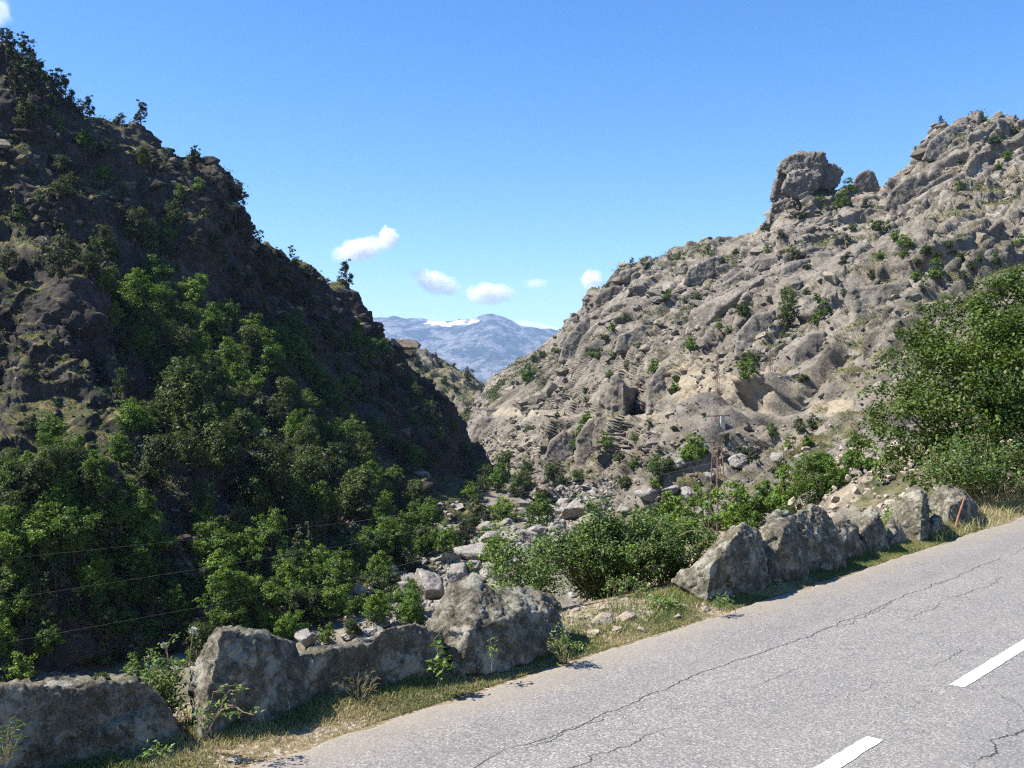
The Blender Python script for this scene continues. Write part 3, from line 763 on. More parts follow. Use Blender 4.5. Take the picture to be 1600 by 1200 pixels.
# every stone: its outline as seen from the road, and its thickness; f = front face, b = back face (farther along the view)
def slab(front, D0, D1, top_back=None, thick=0.45, drop=0.0, taper=0.8):
    """hull points from a front outline [(px, py)]: distance runs from D0 at the first px to D1 at the last; the back face stands `thick` behind"""
    xs = [p[0] for p in front]; x0, x1 = min(xs), max(xs)
    pts = []
    for (x, y) in front:
        D = D0 + (D1 - D0) * (x - x0) / max(1e-6, x1 - x0)
        pts.append((x, y, D))
        cx = (x0 + x1) / 2
        pts.append((cx + (x - cx) * taper, y + drop, D + thick))
    return pts
def base_D(px):
    yb = np.interp(px, [-200, 0, 310, 480, 690, 880, 1105, 1200, 1390, 1530], [1330, 1250, 1155, 1105, 1060, 1015, 945, 920, 855, 825])
    return 3381.0 / (yb - 600.0)
STONES = [
 # (hulls in (px, py, D), voxel, label)
 ([slab([(-150,1090),(-40,1072),(60,1066),(235,1066),(262,1105),(312,1172),(250,1215),(-150,1400)], 5.0, 6.05, thick=0.42)], 0.014,
  'long low flat-topped boulder beside the bramble, at the lower end of the row'),
 ([[(297,1042,6.35),(338,980,6.4),(372,984,6.3),(345,985,6.15),(312,1165,6.0),(322,1100,6.02),(450,1000,6.6),(478,1052,6.65),(487,1108,6.62),(440,1128,6.4),(300,1140,6.3),(330,1100,6.7),(400,985,6.85),(460,1020,6.95),(470,1100,6.95)]], 0.012,
  'upright rounded boulder with a pale lit edge behind the bramble'),
 ([slab([(455,1026),(590,1002),(604,1080),(455,1118)], 6.62, 7.05, thick=0.36), slab([(585,996),(600,982),(650,974),(688,988),(704,1062),(590,1088)], 7.0, 7.36, thick=0.36)], 0.013,
  'long low wall-like stone between the rounded boulder and the big peaked one'),
 ([[(664,980,7.75),(700,918,7.9),(738,906,7.85),(762,916,7.95),(735,985,7.35),(690,990,7.45),(720,1056,7.3),(680,1062,7.5),(760,1056,7.4),(810,960,7.7),(840,1030,7.8)],
   [(735,990,7.36),(762,930,7.95),(812,913,8.25),(858,934,8.5),(876,968,8.35),(884,1012,8.1),(750,1058,7.34),(800,962,7.75),(852,955,8.1),(790,925,8.4),(865,1000,8.7)]], 0.012,
  'big peaked boulder with a bright lit face, just before the gap in the row'),
 ([[(1052,908,10.5),(1160,812,10.6),(1188,834,10.75),(1112,882,9.85),(1104,946,9.8),(1200,905,10.6),(1192,925,10.5),(1060,915,10.1),(1150,836,10.1),(1120,850,10.9),(1175,840,11.2),(1080,920,10.9),(1190,920,11.1)]], 0.014,
  'large angular boulder with a sunlit sloping side, first after the gap'),
 ([[(1190,850,10.9),(1196,812,11.1),(1214,797,11.2),(1238,804,11.25),(1262,850,11.3),(1262,908,11.1),(1192,922,10.8),(1225,830,10.8),(1205,820,11.6),(1250,900,11.8),(1200,915,11.4)],
   [(1232,806,11.4),(1272,788,11.9),(1296,806,11.9),(1316,850,11.9),(1320,888,11.8),(1240,910,11.3),(1262,842,11.4),(1290,850,11.6),(1260,800,12.2),(1310,880,12.4)]], 0.015,
  'wide two-humped boulder touching the large angular one'),
 ([[(1300,822,12.3),(1316,808,12.5),(1338,826,12.5),(1347,872,12.5),(1304,890,12.1),(1320,840,12.2),(1330,815,12.9),(1342,870,13.0)]], 0.016,
  'low blunt stone between the two-humped boulder and the notched one'),
 ([[(1338,840,13.0),(1350,800,13.2),(1362,790,13.1),(1372,804,13.0),(1385,832,13.1),(1388,862,13.0),(1345,876,12.7),(1348,830,12.8),(1365,800,13.5),(1384,860,13.5)]], 0.015,
  'narrow upright stone with a notched knob on its top'),
 ([[(1386,818,13.5),(1394,813,13.6),(1410,826,13.6),(1420,850,13.6),(1388,860,13.3),(1400,830,13.4),(1395,816,14.0),(1416,850,14.0)]], 0.016,
  'small dark stone leaning on the notched upright stone'),
 ([[(1391,806,14.4),(1418,766,14.5),(1432,757,14.4),(1446,768,14.3),(1450,840,13.9),(1437,847,13.7),(1442,780,13.9),(1395,850,13.9),(1400,812,14.0),(1430,762,14.9),(1449,835,14.6),(1400,845,14.6)]], 0.015,
  'tall pale pointed boulder with a sharp upright edge'),
 ([[(1449,812,14.6),(1460,804,14.7),(1470,808,14.7),(1475,836,14.5),(1450,842,14.3),(1462,812,14.4),(1465,806,15.0),(1473,834,14.9)]], 0.018,
  'smallest stone, wedged between the pointed boulder and the last one'),
 ([[(1450,790,15.9),(1462,762,15.9),(1482,758,15.7),(1505,765,15.8),(1525,788,15.9),(1528,820,15.6),(1500,832,15.1),(1476,836,15.0),(1484,790,15.2),(1505,778,15.3),(1466,830,15.5),(1470,765,16.4),(1510,772,16.5),(1522,815,16.4)]], 0.016,
  'rounded boulder at the upper end of the row, with the rusty rod leaning on it'),
]
for i, (h, vx, lab) in enumerate(STONES):
    # sink the foot of each stone a little into the verge
    near_stone(h, 0, vx, 300 + 17 * i, lab)
# ================================================================== where things stand: rays from the eye to the ground
def decim(V, shape, k=2):
    G = V.reshape(*shape, 3)[::k, ::k]; return G.reshape(-1, 3), grid_faces(*G.shape[:2])
SOL = []
for ob_, V_ in ((left_hill, VL), (right_hill, VR), (mid_hill, VM)):
    SOL.append((V_, ob_))
def hit_shapes():
    vs = []; fs = []; o = 0
    for name in ('shaded_hillside', 'sunlit_hillside', 'notch_hillside', 'ground', 'road_bank'):
        me = bpy.data.objects[name].data
        V = np.empty(len(me.vertices) * 3, np.float32); me.vertices.foreach_get('co', V); V = V.reshape(-1, 3)
        Fq = np.empty(len(me.loops), np.int32); me.loops.foreach_get('vertex_index', Fq)
        if name == 'ground':
            Fq = Fq[:len(Fq) - len(me.polygons[-1].vertices)]
        Fq = Fq.reshape(-1, 4)
        vs.append(V); fs.append(Fq + o); o += len(V)
    return BVHTree.FromPolygons(np.concatenate(vs).tolist(), np.concatenate(fs).tolist())
BVH = hit_shapes()
EYE = Vector((0, 0, CAMZ))
def cast(px, py):
    d = Vector(((px - 800) / F, 1.0, -(py - HZ) / F)).normalized()
    h = BVH.ray_cast(EYE, d)
    return (np.array(h[0]), np.array(h[1])) if h[0] is not None else (None, None)
def drop(x, y, z=400):
    h = BVH.ray_cast(Vector((x, y, z)), Vector((0, 0, -1)))
    return np.array(h[0]) if h[0] is not None else None

# ================================================================== leaves, crowns, trunks
def quads(C, N, size, r, asp=0.62, bend=0.0):
    n = len(C)
    N = N / (np.linalg.norm(N, axis=1)[:, None] + 1e-9)
    a = r.normal(size=(n, 3)); U = np.cross(N, a); U /= np.linalg.norm(U, axis=1)[:, None] + 1e-9
    Wv = np.cross(N, U)
    s = (size * r.uniform(0.6, 1.35, n))[:, None]
    V = np.stack([C - U * s * 0.5, C + Wv * s * asp * 0.5 + N * s * bend, C + U * s * 0.5, C - Wv * s * asp * 0.5 + N * s * bend], 1)
    return V.reshape(-1, 3), np.arange(n * 4).reshape(n, 4)

def lobes_crown(lobes, leaf, n, seed, inner=0.35, flat=0.9, up=0.55, cl=(0.26, 0.60), per=48):
    """leaf clumps spread over and through a set of rounded lobes (centre, radius); open between them"""
    r = np.random.default_rng(seed)
    L = np.array([[*c, rad] for c, rad in lobes]); wgt = L[:, 3] ** 2; wgt /= wgt.sum()
    ncl = max(8, n // per)
    li = r.choice(len(L), ncl, p=wgt)
    d = r.normal(size=(ncl, 3)); d[:, 2] += 0.25; d /= np.linalg.norm(d, axis=1)[:, None]
    rad = L[li, 3] * np.where(r.random(ncl) < inner, r.uniform(0.25, 0.7, ncl), r.uniform(0.78, 1.08, ncl))
    cc = L[li, :3] + d * rad[:, None] * np.array([1, 1, flat])
    cr = L[li, 3] * r.uniform(cl[0], cl[1], ncl)
    ct = r.normal(0.5, 0.16, ncl)
    k = r.choice(ncl, n, p=cr ** 1.4 / (cr ** 1.4).sum())
    dd = r.normal(size=(n, 3)); dd /= np.linalg.norm(dd, axis=1)[:, None]
    q = cr[k] * r.uniform(0.15, 1.0, n) ** 0.6 * np.where(r.random(n) < 0.16, 1 + r.exponential(0.55, n), 1.0)
    C = cc[k] + dd * q[:, None] * np.array([1, 1, 0.75])
    N = 0.55 * dd + 0.45 * d[k] + np.array([0, 0, up]) + r.normal(0, 0.45, (n, 3))
    V, Fq = quads(C, N, leaf, r)
    t = np.clip(ct[k] + r.normal(0, 0.16, n), 0, 1)
    return V, Fq, np.repeat(t, 4)

def tube(path, rads, sides=6):
    path = np.array(path, float); n = len(path)
    T = np.gradient(path, axis=0); T /= np.linalg.norm(T, axis=1)[:, None] + 1e-9
    ref = np.array([0.31, 0.87, 0.39]); U = np.cross(T, ref); U /= np.linalg.norm(U, axis=1)[:, None] + 1e-9; Wv = np.cross(T, U)
    a = np.linspace(0, 2 * np.pi, sides, endpoint=False)
    R = np.array(rads, float)[:, None, None]
    V = path[:, None] + R * (np.cos(a)[None, :, None] * U[:, None] + np.sin(a)[None, :, None] * Wv[:, None])
    i = np.arange(n * sides).reshape(n, sides)
    Fq = np.stack([i[:-1], np.roll(i[:-1], -1, 1), np.roll(i[1:], -1, 1), i[1:]], -1).reshape(-1, 4)
    V = np.concatenate([V.reshape(-1, 3), path[-1:]])
    tip = np.stack([i[-1], np.roll(i[-1], -1), np.full(sides, len(V) - 1)], 1)
    return V, Fq, tip
def tubes_mesh(name, paths, mat, sides=6):
    vs = []; fq = []; ft = []; o = 0
    for p, r in paths:
        V, q, t = tube(p, r, sides); vs.append(V); fq.append(q + o); ft.append(t + o); o += len(V)
    V = np.concatenate(vs)
    return mesh_np(name, V, [np.concatenate(fq), np.concatenate(ft)], mat, True, {'cover': np.zeros(len(V)), 'pale': np.zeros(len(V)), 'tint': np.full(len(V), 0.5)})
def wavy(a, b, n, amp, r):
    a = np.array(a, float); b = np.array(b, float); t = np.linspace(0, 1, n)[:, None]
    w = np.cumsum(r.normal(0, 1, (n, 3)), 0); w -= t * w[-1]
    return a + (b - a) * t + w * amp * np.linalg.norm(b - a) / math.sqrt(n)

def trunk_paths(h, r0, lobes, r, k=6):
    top = np.array([0.02, 0.0, h]); P = [(wavy((0, 0, -0.08), top, 7, 0.05, r), np.linspace(r0, r0 * 0.35, 7))]
    for c, rad in [lobes[i] for i in r.permutation(len(lobes))[:k]]:
        z = min(h * 0.9, max(0.08, c[2] - rad * 0.8)) * r.uniform(0.5, 0.9)
        P.append((wavy((0.01, 0, z), np.array(c) * 0.9, 5, 0.06, r), np.linspace(r0 * 0.55, r0 * 0.15, 5)))
    return P

def rand_lobes(r, n, w, h, lo=0.12, tip=0.0):
    """lobes of a crown one unit wide"""
    out = []
    for k in range(n):
        a = r.uniform(0, 2 * np.pi); z = r.uniform(0, 1)
        env = math.sqrt(max(0.05, 1 - (2 * z - 0.75) ** 2 * 0.55)) * (1 - tip * z)
        rr = w * 0.5 * env * math.sqrt(r.uniform(0.05, 1)) * r.uniform(0.6, 0.95)
        out.append(((rr * math.cos(a), rr * math.sin(a), lo + z * (h - lo) * r.uniform(0.7, 0.98) + 0.05), w * r.uniform(0.09, 0.23)))
    out.append(((r.normal(0, 0.06), r.normal(0, 0.06), h * 0.45), w * 0.27))
    return out

PROTO = {}
def add_proto(kind, crown, trunk): PROTO.setdefault(kind, []).append((crown, trunk))
r_ = np.random.default_rng(21)
for kind, mat, cnt, ratio, leaf, n, tip in (('broadleaf', 'leaf_bright', 4, 0.95, 0.044, 5600, 0.2), ('oak', 'leaf_dark', 4, 0.95, 0.042, 5600, 0.2),
                                       ('shrub', 'leaf_bright', 3, 0.75, 0.055, 3200, 0.25), ('dull_shrub', 'leaf_olive', 3, 0.72, 0.052, 3200, 0.25)):
    for k in range(cnt):
        lb = rand_lobes(r_, 14, 1.0, ratio * r_.uniform(0.9, 1.15), 0.10, tip)
        V, Fq, t = lobes_crown(lb, leaf, n, 400 + k * 7 + len(kind))
        add_proto(kind, mesh_np('crown', V, Fq, M['leaf_dark' if kind == 'shrub' and k == 2 else mat], False, {'tint': t}), tubes_mesh('trunk', trunk_paths(ratio * 0.7, 0.035, lb, r_), M['bark'], 5))
for k in range(3):      # pointed juniper or cypress, one unit tall
    r = np.random.default_rng(60 + k); lb = []
    for z in np.linspace(0.10, 0.96, 26):
        w = 0.17 * (1 - z) ** 0.75 * (0.75 + 0.5 * r.random()) + 0.012
        a = r.uniform(0, 6.28); lb.append(((w * 0.45 * math.cos(a), w * 0.45 * math.sin(a), z), w * 0.75))
    V, Fq, t = lobes_crown(lb, 0.045, 2200, 70 + k, 0.3, 1.5, 0.8)
    add_proto('juniper', mesh_np('crown', V, Fq, M['leaf_olive'], False, {'tint': t}), tubes_mesh('trunk', [(wavy((0, 0, -0.1), (0, 0, 0.85), 6, 0.03, r), np.linspace(0.022, 0.006, 6))], M['bark'], 5))
for k in range(4):      # wind-shaped pine, one unit tall: tiers of flat branches on a bare stem
    r = np.random.default_rng(90 + k); lb = []; br = []
    nt_ = 8
    for i, z in enumerate(np.linspace(0.22, 0.95, nt_)):
        w = (0.40 if k % 2 else 0.30) * (1.02 - z) ** 0.6 * r.uniform(0.7, 1.15) + 0.03
        for q in range(4 if z < 0.85 else 2):
            a = r.uniform(0, 6.28); e = (w * math.cos(a), w * math.sin(a), z + 0.03)
            lb.append(((e[0] * 0.75, e[1] * 0.75, e[2]), 0.11 + 0.06 * r.random())); br.append((wavy((0, 0, z - 0.03), e, 4, 0.05, r), np.linspace(0.010, 0.003, 4)))
    lb.append(((0, 0, 0.95), 0.07)); lb.append(((0, 0, 0.7), 0.12))
    V, Fq, t = lobes_crown(lb, 0.05, 2300, 95 + k, 0.25, 0.8, 0.7)
    add_proto('pine', mesh_np('crown', V, Fq, M['leaf_pine'], False, {'tint': t}), tubes_mesh('trunk', [(wavy((0, 0, -0.12), (0.02, 0, 0.95), 7, 0.04, r), np.linspace(0.03, 0.006, 7))] + br, M['bark'], 5))

PLANTS = []   # (object, kind, px, py, size px, region)
KNAME = {'broadleaf': 'broadleaf_tree', 'oak': 'oak_tree', 'shrub': 'shrub', 'dull_shrub': 'dull_shrub', 'juniper': 'juniper_tree', 'pine': 'pine_tree'}
def stand(kind, px, py, wpx, region, hk=1.0, at_base=False, var=None):
    """a plant whose middle shows at (px, py) and which is wpx wide (or tall, for junipers and pines)"""
    tall = kind in ('juniper', 'pine')
    base_py = py if at_base else py + wpx * (0.42 if tall else 0.36)
    P = None
    for k in range(12):
        P, n = cast(px, base_py + k * 4)
        if P is not None and P[1] < 1500: break
    if P is None or P[1] > 1500: return None
    size = wpx / F * P[1]
    if region in ('shaded', 'foot') and kind in ('broadleaf', 'oak'): size *= 1.25
    if region == 'ridge': size *= 1.18
    crown, trunk = PROTO[kind][random.randrange(len(PROTO[kind])) if var is None else var]
    nm = KNAME[kind]
    P = P + np.array([0, 0, -0.04 * size])
    root = empty(nm, P, random.uniform(0, 6.28))
    q = random.uniform(0.9, 1.12)
    root.scale = (size * q, size / q, size * hk * random.uniform(0.92, 1.1)) if not tall else (size * 0.95 * hk, size * 0.95 * hk, size)
    c = link('crown', crown, root); t = link('trunk', trunk, root)
    PLANTS.append((root, kind, px, py, wpx, region)); return root

def z1(l, ox, oy, k): return [(ox + a / k, oy + b / k, c / k) for a, b, c in l]
# ---- crest of the shaded ridge
for kind, l in (('pine', [(590,455,92),(815,690,105),(270,395,120),(225,400,150),(140,350,165),(60,350,120),(100,225,110),(30,205,110),(8,130,60),(130,245,70),(370,425,80),(985,850,130),(950,795,45),(1050,985,70),(1080,1020,75),(1220,1090,80),(1150,1090,75),(1440,1160,104),(1300,1150,55),(1270,1140,45),(70,270,80),(170,300,70),(300,440,60)]),
                ('juniper', [(920,1050,150),(60,850,170),(10,470,60),(1010,972,40)]),
                ('dull_shrub', [(240,790,80),(270,1030,120),(250,1090,150),(30,1085,110),(500,500,50),(760,690,40),(200,470,70),(90,430,60),(345,420,60),(1360,1180,40),(160,1090,70)]),
                ('oak', [(420,1030,110),(480,1080,90),(360,1110,110),(560,950,120),(620,1010,120),(740,900,90)])):
    for a, b, c in z1(l, 0, 0, 2.667):
        stand(kind, a, b, c, 'ridge', 1.0, False, {(590):1}.get(a * 2.667) if False else None)
# ---- slope of the shaded side
LB = [(560,170,150),(470,195,100),(620,185,120),(560,250,130),(690,180,90),(430,115,60),(600,370,90),(590,425,80),(800,270,95),(870,310,120),(930,320,80),(905,225,50),(820,370,85),(800,440,100),(860,480,100),(960,450,110),(1020,460,90),(1115,480,140),(920,540,95),(1045,545,95),(1250,340,115),(1140,90,75),(1140,25,55),(1350,520,65),(1450,540,65),(1380,620,130),(1290,620,90),(1230,690,75),(1330,730,90),(1300,800,85),(1400,790,140),(1480,760,100),(1560,760,105),(1530,960,120),(1590,1000,80),
      (220,770,120),(320,800,65),(10,870,70),(110,880,95),(290,950,110),(390,905,115),(430,965,90),(520,1010,100),(580,1100,130),(500,1100,120),(620,1150,120),(170,1130,130),(330,1120,150),(200,840,60)]
LO = [(750,640,260),(850,720,260),(640,900,200),(900,830,200),(1100,930,240),(1250,950,200),(1200,1030,230),(800,560,170),(700,560,150),(1000,760,150),(950,650,120),(620,720,140),(1050,1030,220),(1420,900,160),(1300,900,150),(1500,1040,200),(800,820,150),(740,480,110),(1180,560,110),(1190,300,90),(1060,600,110),(1290,480,70),(680,250,120),(760,380,120),(640,480,120),(60,1090,150),(390,1140,130),(80,990,140),(190,935,90)]
LS = [(985,600,70),(1270,430,65),(1280,190,110),(1200,230,75),(1210,775,130),(1500,830,110),(1420,870,95),(985,1100,120),(870,1150,110),(130,690,95),(1180,700,80),(1240,820,80),(1010,620,70),(1080,650,70)]
LJ = [(650,330,190),(710,455,150),(1250,1140,130),(1290,1135,130),(390,940,120)]
for kind, l in (('broadleaf', LB), ('oak', LO), ('dull_shrub', LS), ('juniper', LJ)):
    for a, b, c in z1(l, 0, 400, 2.667): stand(kind, a, b, c, 'shaded')
# ---- foot of the shaded side, beyond the boulders
LB = [(100,150,250),(350,150,190),(640,110,170),(640,210,200),(700,290,130),(440,360,180),(390,300,110),(520,370,120),(1000,160,180),(1020,250,200),(1060,420,200),(1150,240,180),(1230,400,180),(1440,330,150),(1490,290,130),(850,490,110),(880,570,90),(1110,400,130),(230,230,120),(570,260,120),(1330,300,140)]
LO = [(230,160,180),(450,190,180),(540,430,110),(1300,400,150),(800,330,120),(700,400,120),(150,300,140),(300,290,140),(950,330,110),(620,330,110),(60,330,140),(1400,450,120)]
LS = [(505,670,150),(630,720,110),(480,770,110),(90,740,190),(1300,380,120),(1100,120,120),(30,660,110),(200,640,90),(700,560,110),(760,520,90),(560,540,90),(330,450,80),(880,690,90)]
for kind, l in (('broadleaf', LB), ('oak', LO), ('shrub', LS), ('juniper', [(1405,150,240),(1445,150,250),(1385,190,160),(750,130,100)])):
    for a, b, c in z1(l, 0, 800, 3.0): stand(kind, a, b, c, 'foot')
LB = [(350,170,150),(460,120,130),(600,100,160),(100,300,170),(230,340,200),(150,380,160),(60,400,160),(200,460,170),(310,460,110),(410,490,140),(560,420,150),(570,480,160),(750,180,130),(1180,40,150),(980,200,150)]
LO = [(640,160,140),(490,340,100),(420,400,140),(300,250,150),(330,380,120),(520,160,150),(560,250,140),(850,80,90),(30,300,150),(280,560,90)]
LS = [(850,150,70),(830,60,60),(180,570,120),(610,500,90),(920,110,80),(1030,130,70),(860,280,80),(700,120,90),(250,160,90)]
for kind, l in (('broadleaf', LB), ('oak', LO), ('shrub', LS), ('juniper', [(60,160,240),(95,170,220),(200,170,150),(250,170,140)])):
    for a, b, c in z1(l, 450, 800, 3.0): stand(kind, a, b, c, 'foot')
# ---- sunlit side
S4 = [(845,490,80),(665,545,62),(755,485,42),(980,580,92),(885,600,42),(870,440,70),(1480,230,64),(1530,300,60),(1495,345,46),(1430,150,54),(1335,440,52),(1110,660,80),(1190,690,80),(1275,665,60),(1340,710,72),(1240,720,52),(1150,735,62),(1390,750,80),(1230,785,92),(1150,800,70),(1100,710,52),(1000,715,52),(530,700,42),(695,760,44),(740,895,54),(690,865,42),(770,950,82),(740,990,62),(210,1090,64),(450,1130,84),(430,1180,64),(330,1010,50),(370,1030,42),(240,885,42),(110,890,52),(1480,740,60),(1580,660,62),(440,930,90),(1560,195,60),(1030,600,50),(820,490,50),(1060,640,60),(1300,700,50),(1420,720,60)]
S4d = [(640,710,82),(585,635,62),(600,1050,62),(1080,1030,62),(30,760,42),(845,740,52),(960,790,52),(865,715,42),(1180,850,54),(850,870,42),(1170,940,52),(520,600,50),(200,800,50),(400,700,40),(1330,330,40),(940,500,50),(1100,480,40),(1350,800,50),(160,720,45),(280,690,40)]
for kind, l in (('shrub', S4), ('dull_shrub', S4d), ('pine', [(760,295,36),(1250,155,36),(1565,150,34),(552,430,40),(335,655,26),(120,725,22)])):
    for a, b, c in z1(l, 1000, 130, 2.667): stand(kind, a, b, c, 'sunlit')
S3 = [(865,685,92),(980,575,48),(930,590,52),(895,605,52),(1220,485,54),(1270,445,60),(1180,520,52),(1225,595,52),(1130,590,42),(1160,600,52),(1545,560,62),(1575,350,40),(1205,680,52),(1390,650,60),(1450,350,42),(1050,960,62),(1085,900,52),(880,900,64),(1280,880,72),(1315,945,52),(1080,1095,90),(1260,1120,92),(1310,1050,72),(1550,1000,112),(1420,1060,112),(1400,1130,82),(1490,690,52),(1470,740,52),(1250,1020,62),(1080,1180,72),(1110,740,45),(1110,790,42),(1480,900,42)]
S3d = [(985,850,36),(950,915,36),(1370,880,38),(1520,370,34),(1415,990,36),(1545,270,50),(1280,640,45),(1330,560,40),(1180,760,35),(380,600,62),(400,625,52),(560,640,28),(560,735,42),(490,630,50),(610,690,52),(350,540,18),(620,670,50),(480,600,32),(520,700,45),(440,660,40)]
for kind, l in (('shrub', S3), ('dull_shrub', S3d), ('oak', [(980,1100,120),(850,1090,110),(760,1080,120),(860,1140,90)]), ('pine', [(1300,215,40),(1340,212,24),(1115,412,28),(1075,445,24)])):
    for a, b, c in z1(l, 500, 330, 2.667): stand(kind, a, b, c, 'sunlit')
S5 = [(225,600,130),(120,640,120),(60,650,100),(560,790,150),(480,850,150),(880,620,110),(620,570,62),(550,515,72),(130,830,150),(60,880,180),(240,870,100),(680,290,62),(455,270,90),(475,205,62),(60,250,62),(145,330,52),(380,860,120),(420,800,100),(230,800,90),(700,560,70)]
S5d = [(665,490,82),(430,600,92),(720,480,70),(360,545,60),(470,620,70),(580,660,70),(300,760,60)]
for kind, l in (('shrub', S5), ('dull_shrub', S5d), ('broadleaf', [])):
    for a, b, c in z1(l, 1000, 480, 2.667): stand(kind, a, b, c, 'sunlit')
stand('oak', 1000 + 620 / 2.667, 130 + 955 / 2.667, 50, 'sunlit', 1.15)
for a, b, c in [(930,668,36),(948,690,32),(916,652,26),(905,690,28)]: stand('shrub', a, b, c, 'sunlit')
stand('dull_shrub', 1228, 500, 34, 'sunlit')
for a, b, c in [(1100,822,80),(1150,806,90),(1062,812,90),(1182,792,90),(1030,800,70),(1225,775,70),(1310,742,60),(1345,720,60),(1240,800,60)]: stand('shrub', a, b, c, 'sunlit')

# the rest of the wood: crowns close together over the gentler ground, none on the cliffs or in the scree gully
WOOD = [(150,430),(260,430),(420,515),(560,610),(640,690),(740,745),(815,765),(850,800),(700,880),(560,985),(300,1015),(0,1045),(0,720),(110,700),(215,690),(175,560)]
def inside(px, py, poly):
    c = False; j = len(poly) - 1
    for i in range(len(poly)):
        (xi, yi), (xj, yj) = poly[i], poly[j]
        if (yi > py) != (yj > py) and px < (xj - xi) * (py - yi) / (yj - yi) + xi: c = not c
        j = i
    return c
rw = np.random.default_rng(555); pts = []; tries = 0
while len(pts) < 185 and tries < 60000:
    tries += 1; px, py = rw.uniform(0, 850), rw.uniform(420, 1040)
    if not inside(px, py, WOOD): continue
    if abs(px - 282 - (py - 780) * 0.06) < 24 and 690 < py < 860: continue
    if 530 < px < 610 and 625 < py < 680: continue
    if px > 600 and abs(py - np.interp(px, [560, 700, 780, 850], [960, 900, 865, 812])) < 44: continue
    md = 19 if px > 480 and py < 780 else 27
    if any((px - a) ** 2 + (py - b) ** 2 < md * md for a, b in pts): continue
    pts.append((px, py)); far = px > 480 and py < 790
    kind = rw.choice(['broadleaf', 'oak', 'dull_shrub', 'shrub'], p=[0.40, 0.36, 0.14, 0.10])
    stand(str(kind), px, py, rw.uniform(24, 40) if far else rw.uniform(30, 56), 'shaded' if py < 790 else 'foot')

SPUR = [(400,430),(470,440),(560,500),(640,590),(720,680),(780,765),(740,750),(640,695),(560,615),(470,545),(420,500)]
CLIFF = [(20,180),(110,190),(250,245),(350,300),(375,400),(420,470),(300,440),(160,425),(20,400)]
for poly, cnt, md, lo, hi in ((SPUR, 58, 17, 16, 34), (CLIFF, 34, 30, 18, 36)):
    pts = []; tries = 0
    while len(pts) < cnt and tries < 20000:
        tries += 1; px, py = rw.uniform(0, 800), rw.uniform(170, 780)
        if not inside(px, py, poly) or any((px - a) ** 2 + (py - b) ** 2 < md * md for a, b in pts): continue
        pts.append((px, py)); stand(str(rw.choice(['oak', 'dull_shrub', 'shrub', 'broadleaf', 'juniper'], p=[0.3, 0.28, 0.22, 0.12, 0.08])), px, py, rw.uniform(lo, hi), 'shaded')

# ---- words for every plant: what it is, how big, and beside what it grows
ZONES = [(30,130,'on the high dark crest'),(110,170,'on the stepped crest'),(215,180,'on the bare crest step'),(310,265,'on the crest above the dark cliff'),(370,340,'on the sheer edge of the dark cliff'),(300,360,'on the dark cliff'),
 (430,415,'on the shoulder below the dark cliff'),(535,440,'on the last bump of the dark crest'),(70,420,'on the dark buttress'),(190,470,'in the gully beside the dark buttress'),(330,520,'on the green slope under the dark cliff'),
 (430,590,'halfway up the shaded slope'),(500,540,'under the last bump of the dark crest'),(530,640,'beside the flat lit rock slab'),(620,720,'low on the shaded slope'),(720,760,'at the narrow end of the gorge'),(330,690,'in the dark wood of the shaded slope'),
 (60,720,'under the dark buttress'),(50,850,'at the foot of the dark buttress'),(170,900,'below the dark scree gully'),(240,830,'beside the dark scree gully'),(340,850,'above the rounded boulder'),(470,830,'among the twin pointed junipers'),(560,900,'beyond the wall-like stone'),(640,930,'beside the big grey river rock'),(700,850,'between the wood and the river rocks'),(150,1000,'just beyond the long flat boulder'),(400,950,'just beyond the rounded boulder'),
 (640,560,'on the lit hill in the notch'),(710,590,'on the top of the hill in the notch'),(830,585,'on the slope above the stone arch bridge'),(870,690,'below the stone arch bridge'),(870,745,'at the foot of the sunlit slope by the river'),(960,500,'on the slabs of the far sunlit crest'),(990,410,'on the crest ledge of the sunlit hill'),(1000,600,'beside the rock fin'),(990,690,'below the rock fin'),
 (1080,560,'beside the pale road cutting'),(1160,560,'on the pale rocks above the lattice pylon'),(1190,430,'on the big overhanging slab'),(1260,300,'under the rock tower'),(1240,260,'on the rock tower'),(1330,300,'in the saddle beside the rock tower'),(1250,480,'on the slabs below the rock tower'),(1380,380,'in the green belt of the sunlit slope'),(1480,410,'at the upper end of the green belt'),(1520,220,'under the summit of the sunlit hill'),(1400,480,'just above the big leafy tree'),
 (1100,720,'beside the lattice pylon'),(1190,790,'behind the two-humped boulder'),(1280,740,'on the stony bank behind the boulders'),(1000,780,'above the big roadside bush'),(1230,660,'below the pale road cutting'),(1320,600,'beside the big leafy tree')]
TONE = {'broadleaf': ['bright green broadleaf tree', 'fresh green bushy tree'], 'oak': ['dark green oak', 'dark dense oak'], 'shrub': ['green shrub', 'rounded green shrub'], 'dull_shrub': ['olive green shrub', 'dull grey-green shrub'], 'juniper': ['pointed olive juniper'], 'pine': ['dark pine']}
CATS = {'broadleaf': 'tree', 'oak': 'tree', 'shrub': 'shrub', 'dull_shrub': 'shrub', 'juniper': 'tree', 'pine': 'tree'}
GRP = {'ridge': 'trees and shrubs of the dark crest', 'shaded': 'trees and shrubs of the shaded slope', 'foot': 'trees and shrubs at the foot of the shaded slope', 'sunlit': 'trees and shrubs of the sunlit slope'}
ORD = ['highest', 'second highest', 'third highest', 'fourth highest', 'fifth highest', 'sixth highest', 'seventh highest', 'eighth highest', 'ninth highest', 'tenth highest', 'eleventh highest', 'twelfth highest']
named = {}
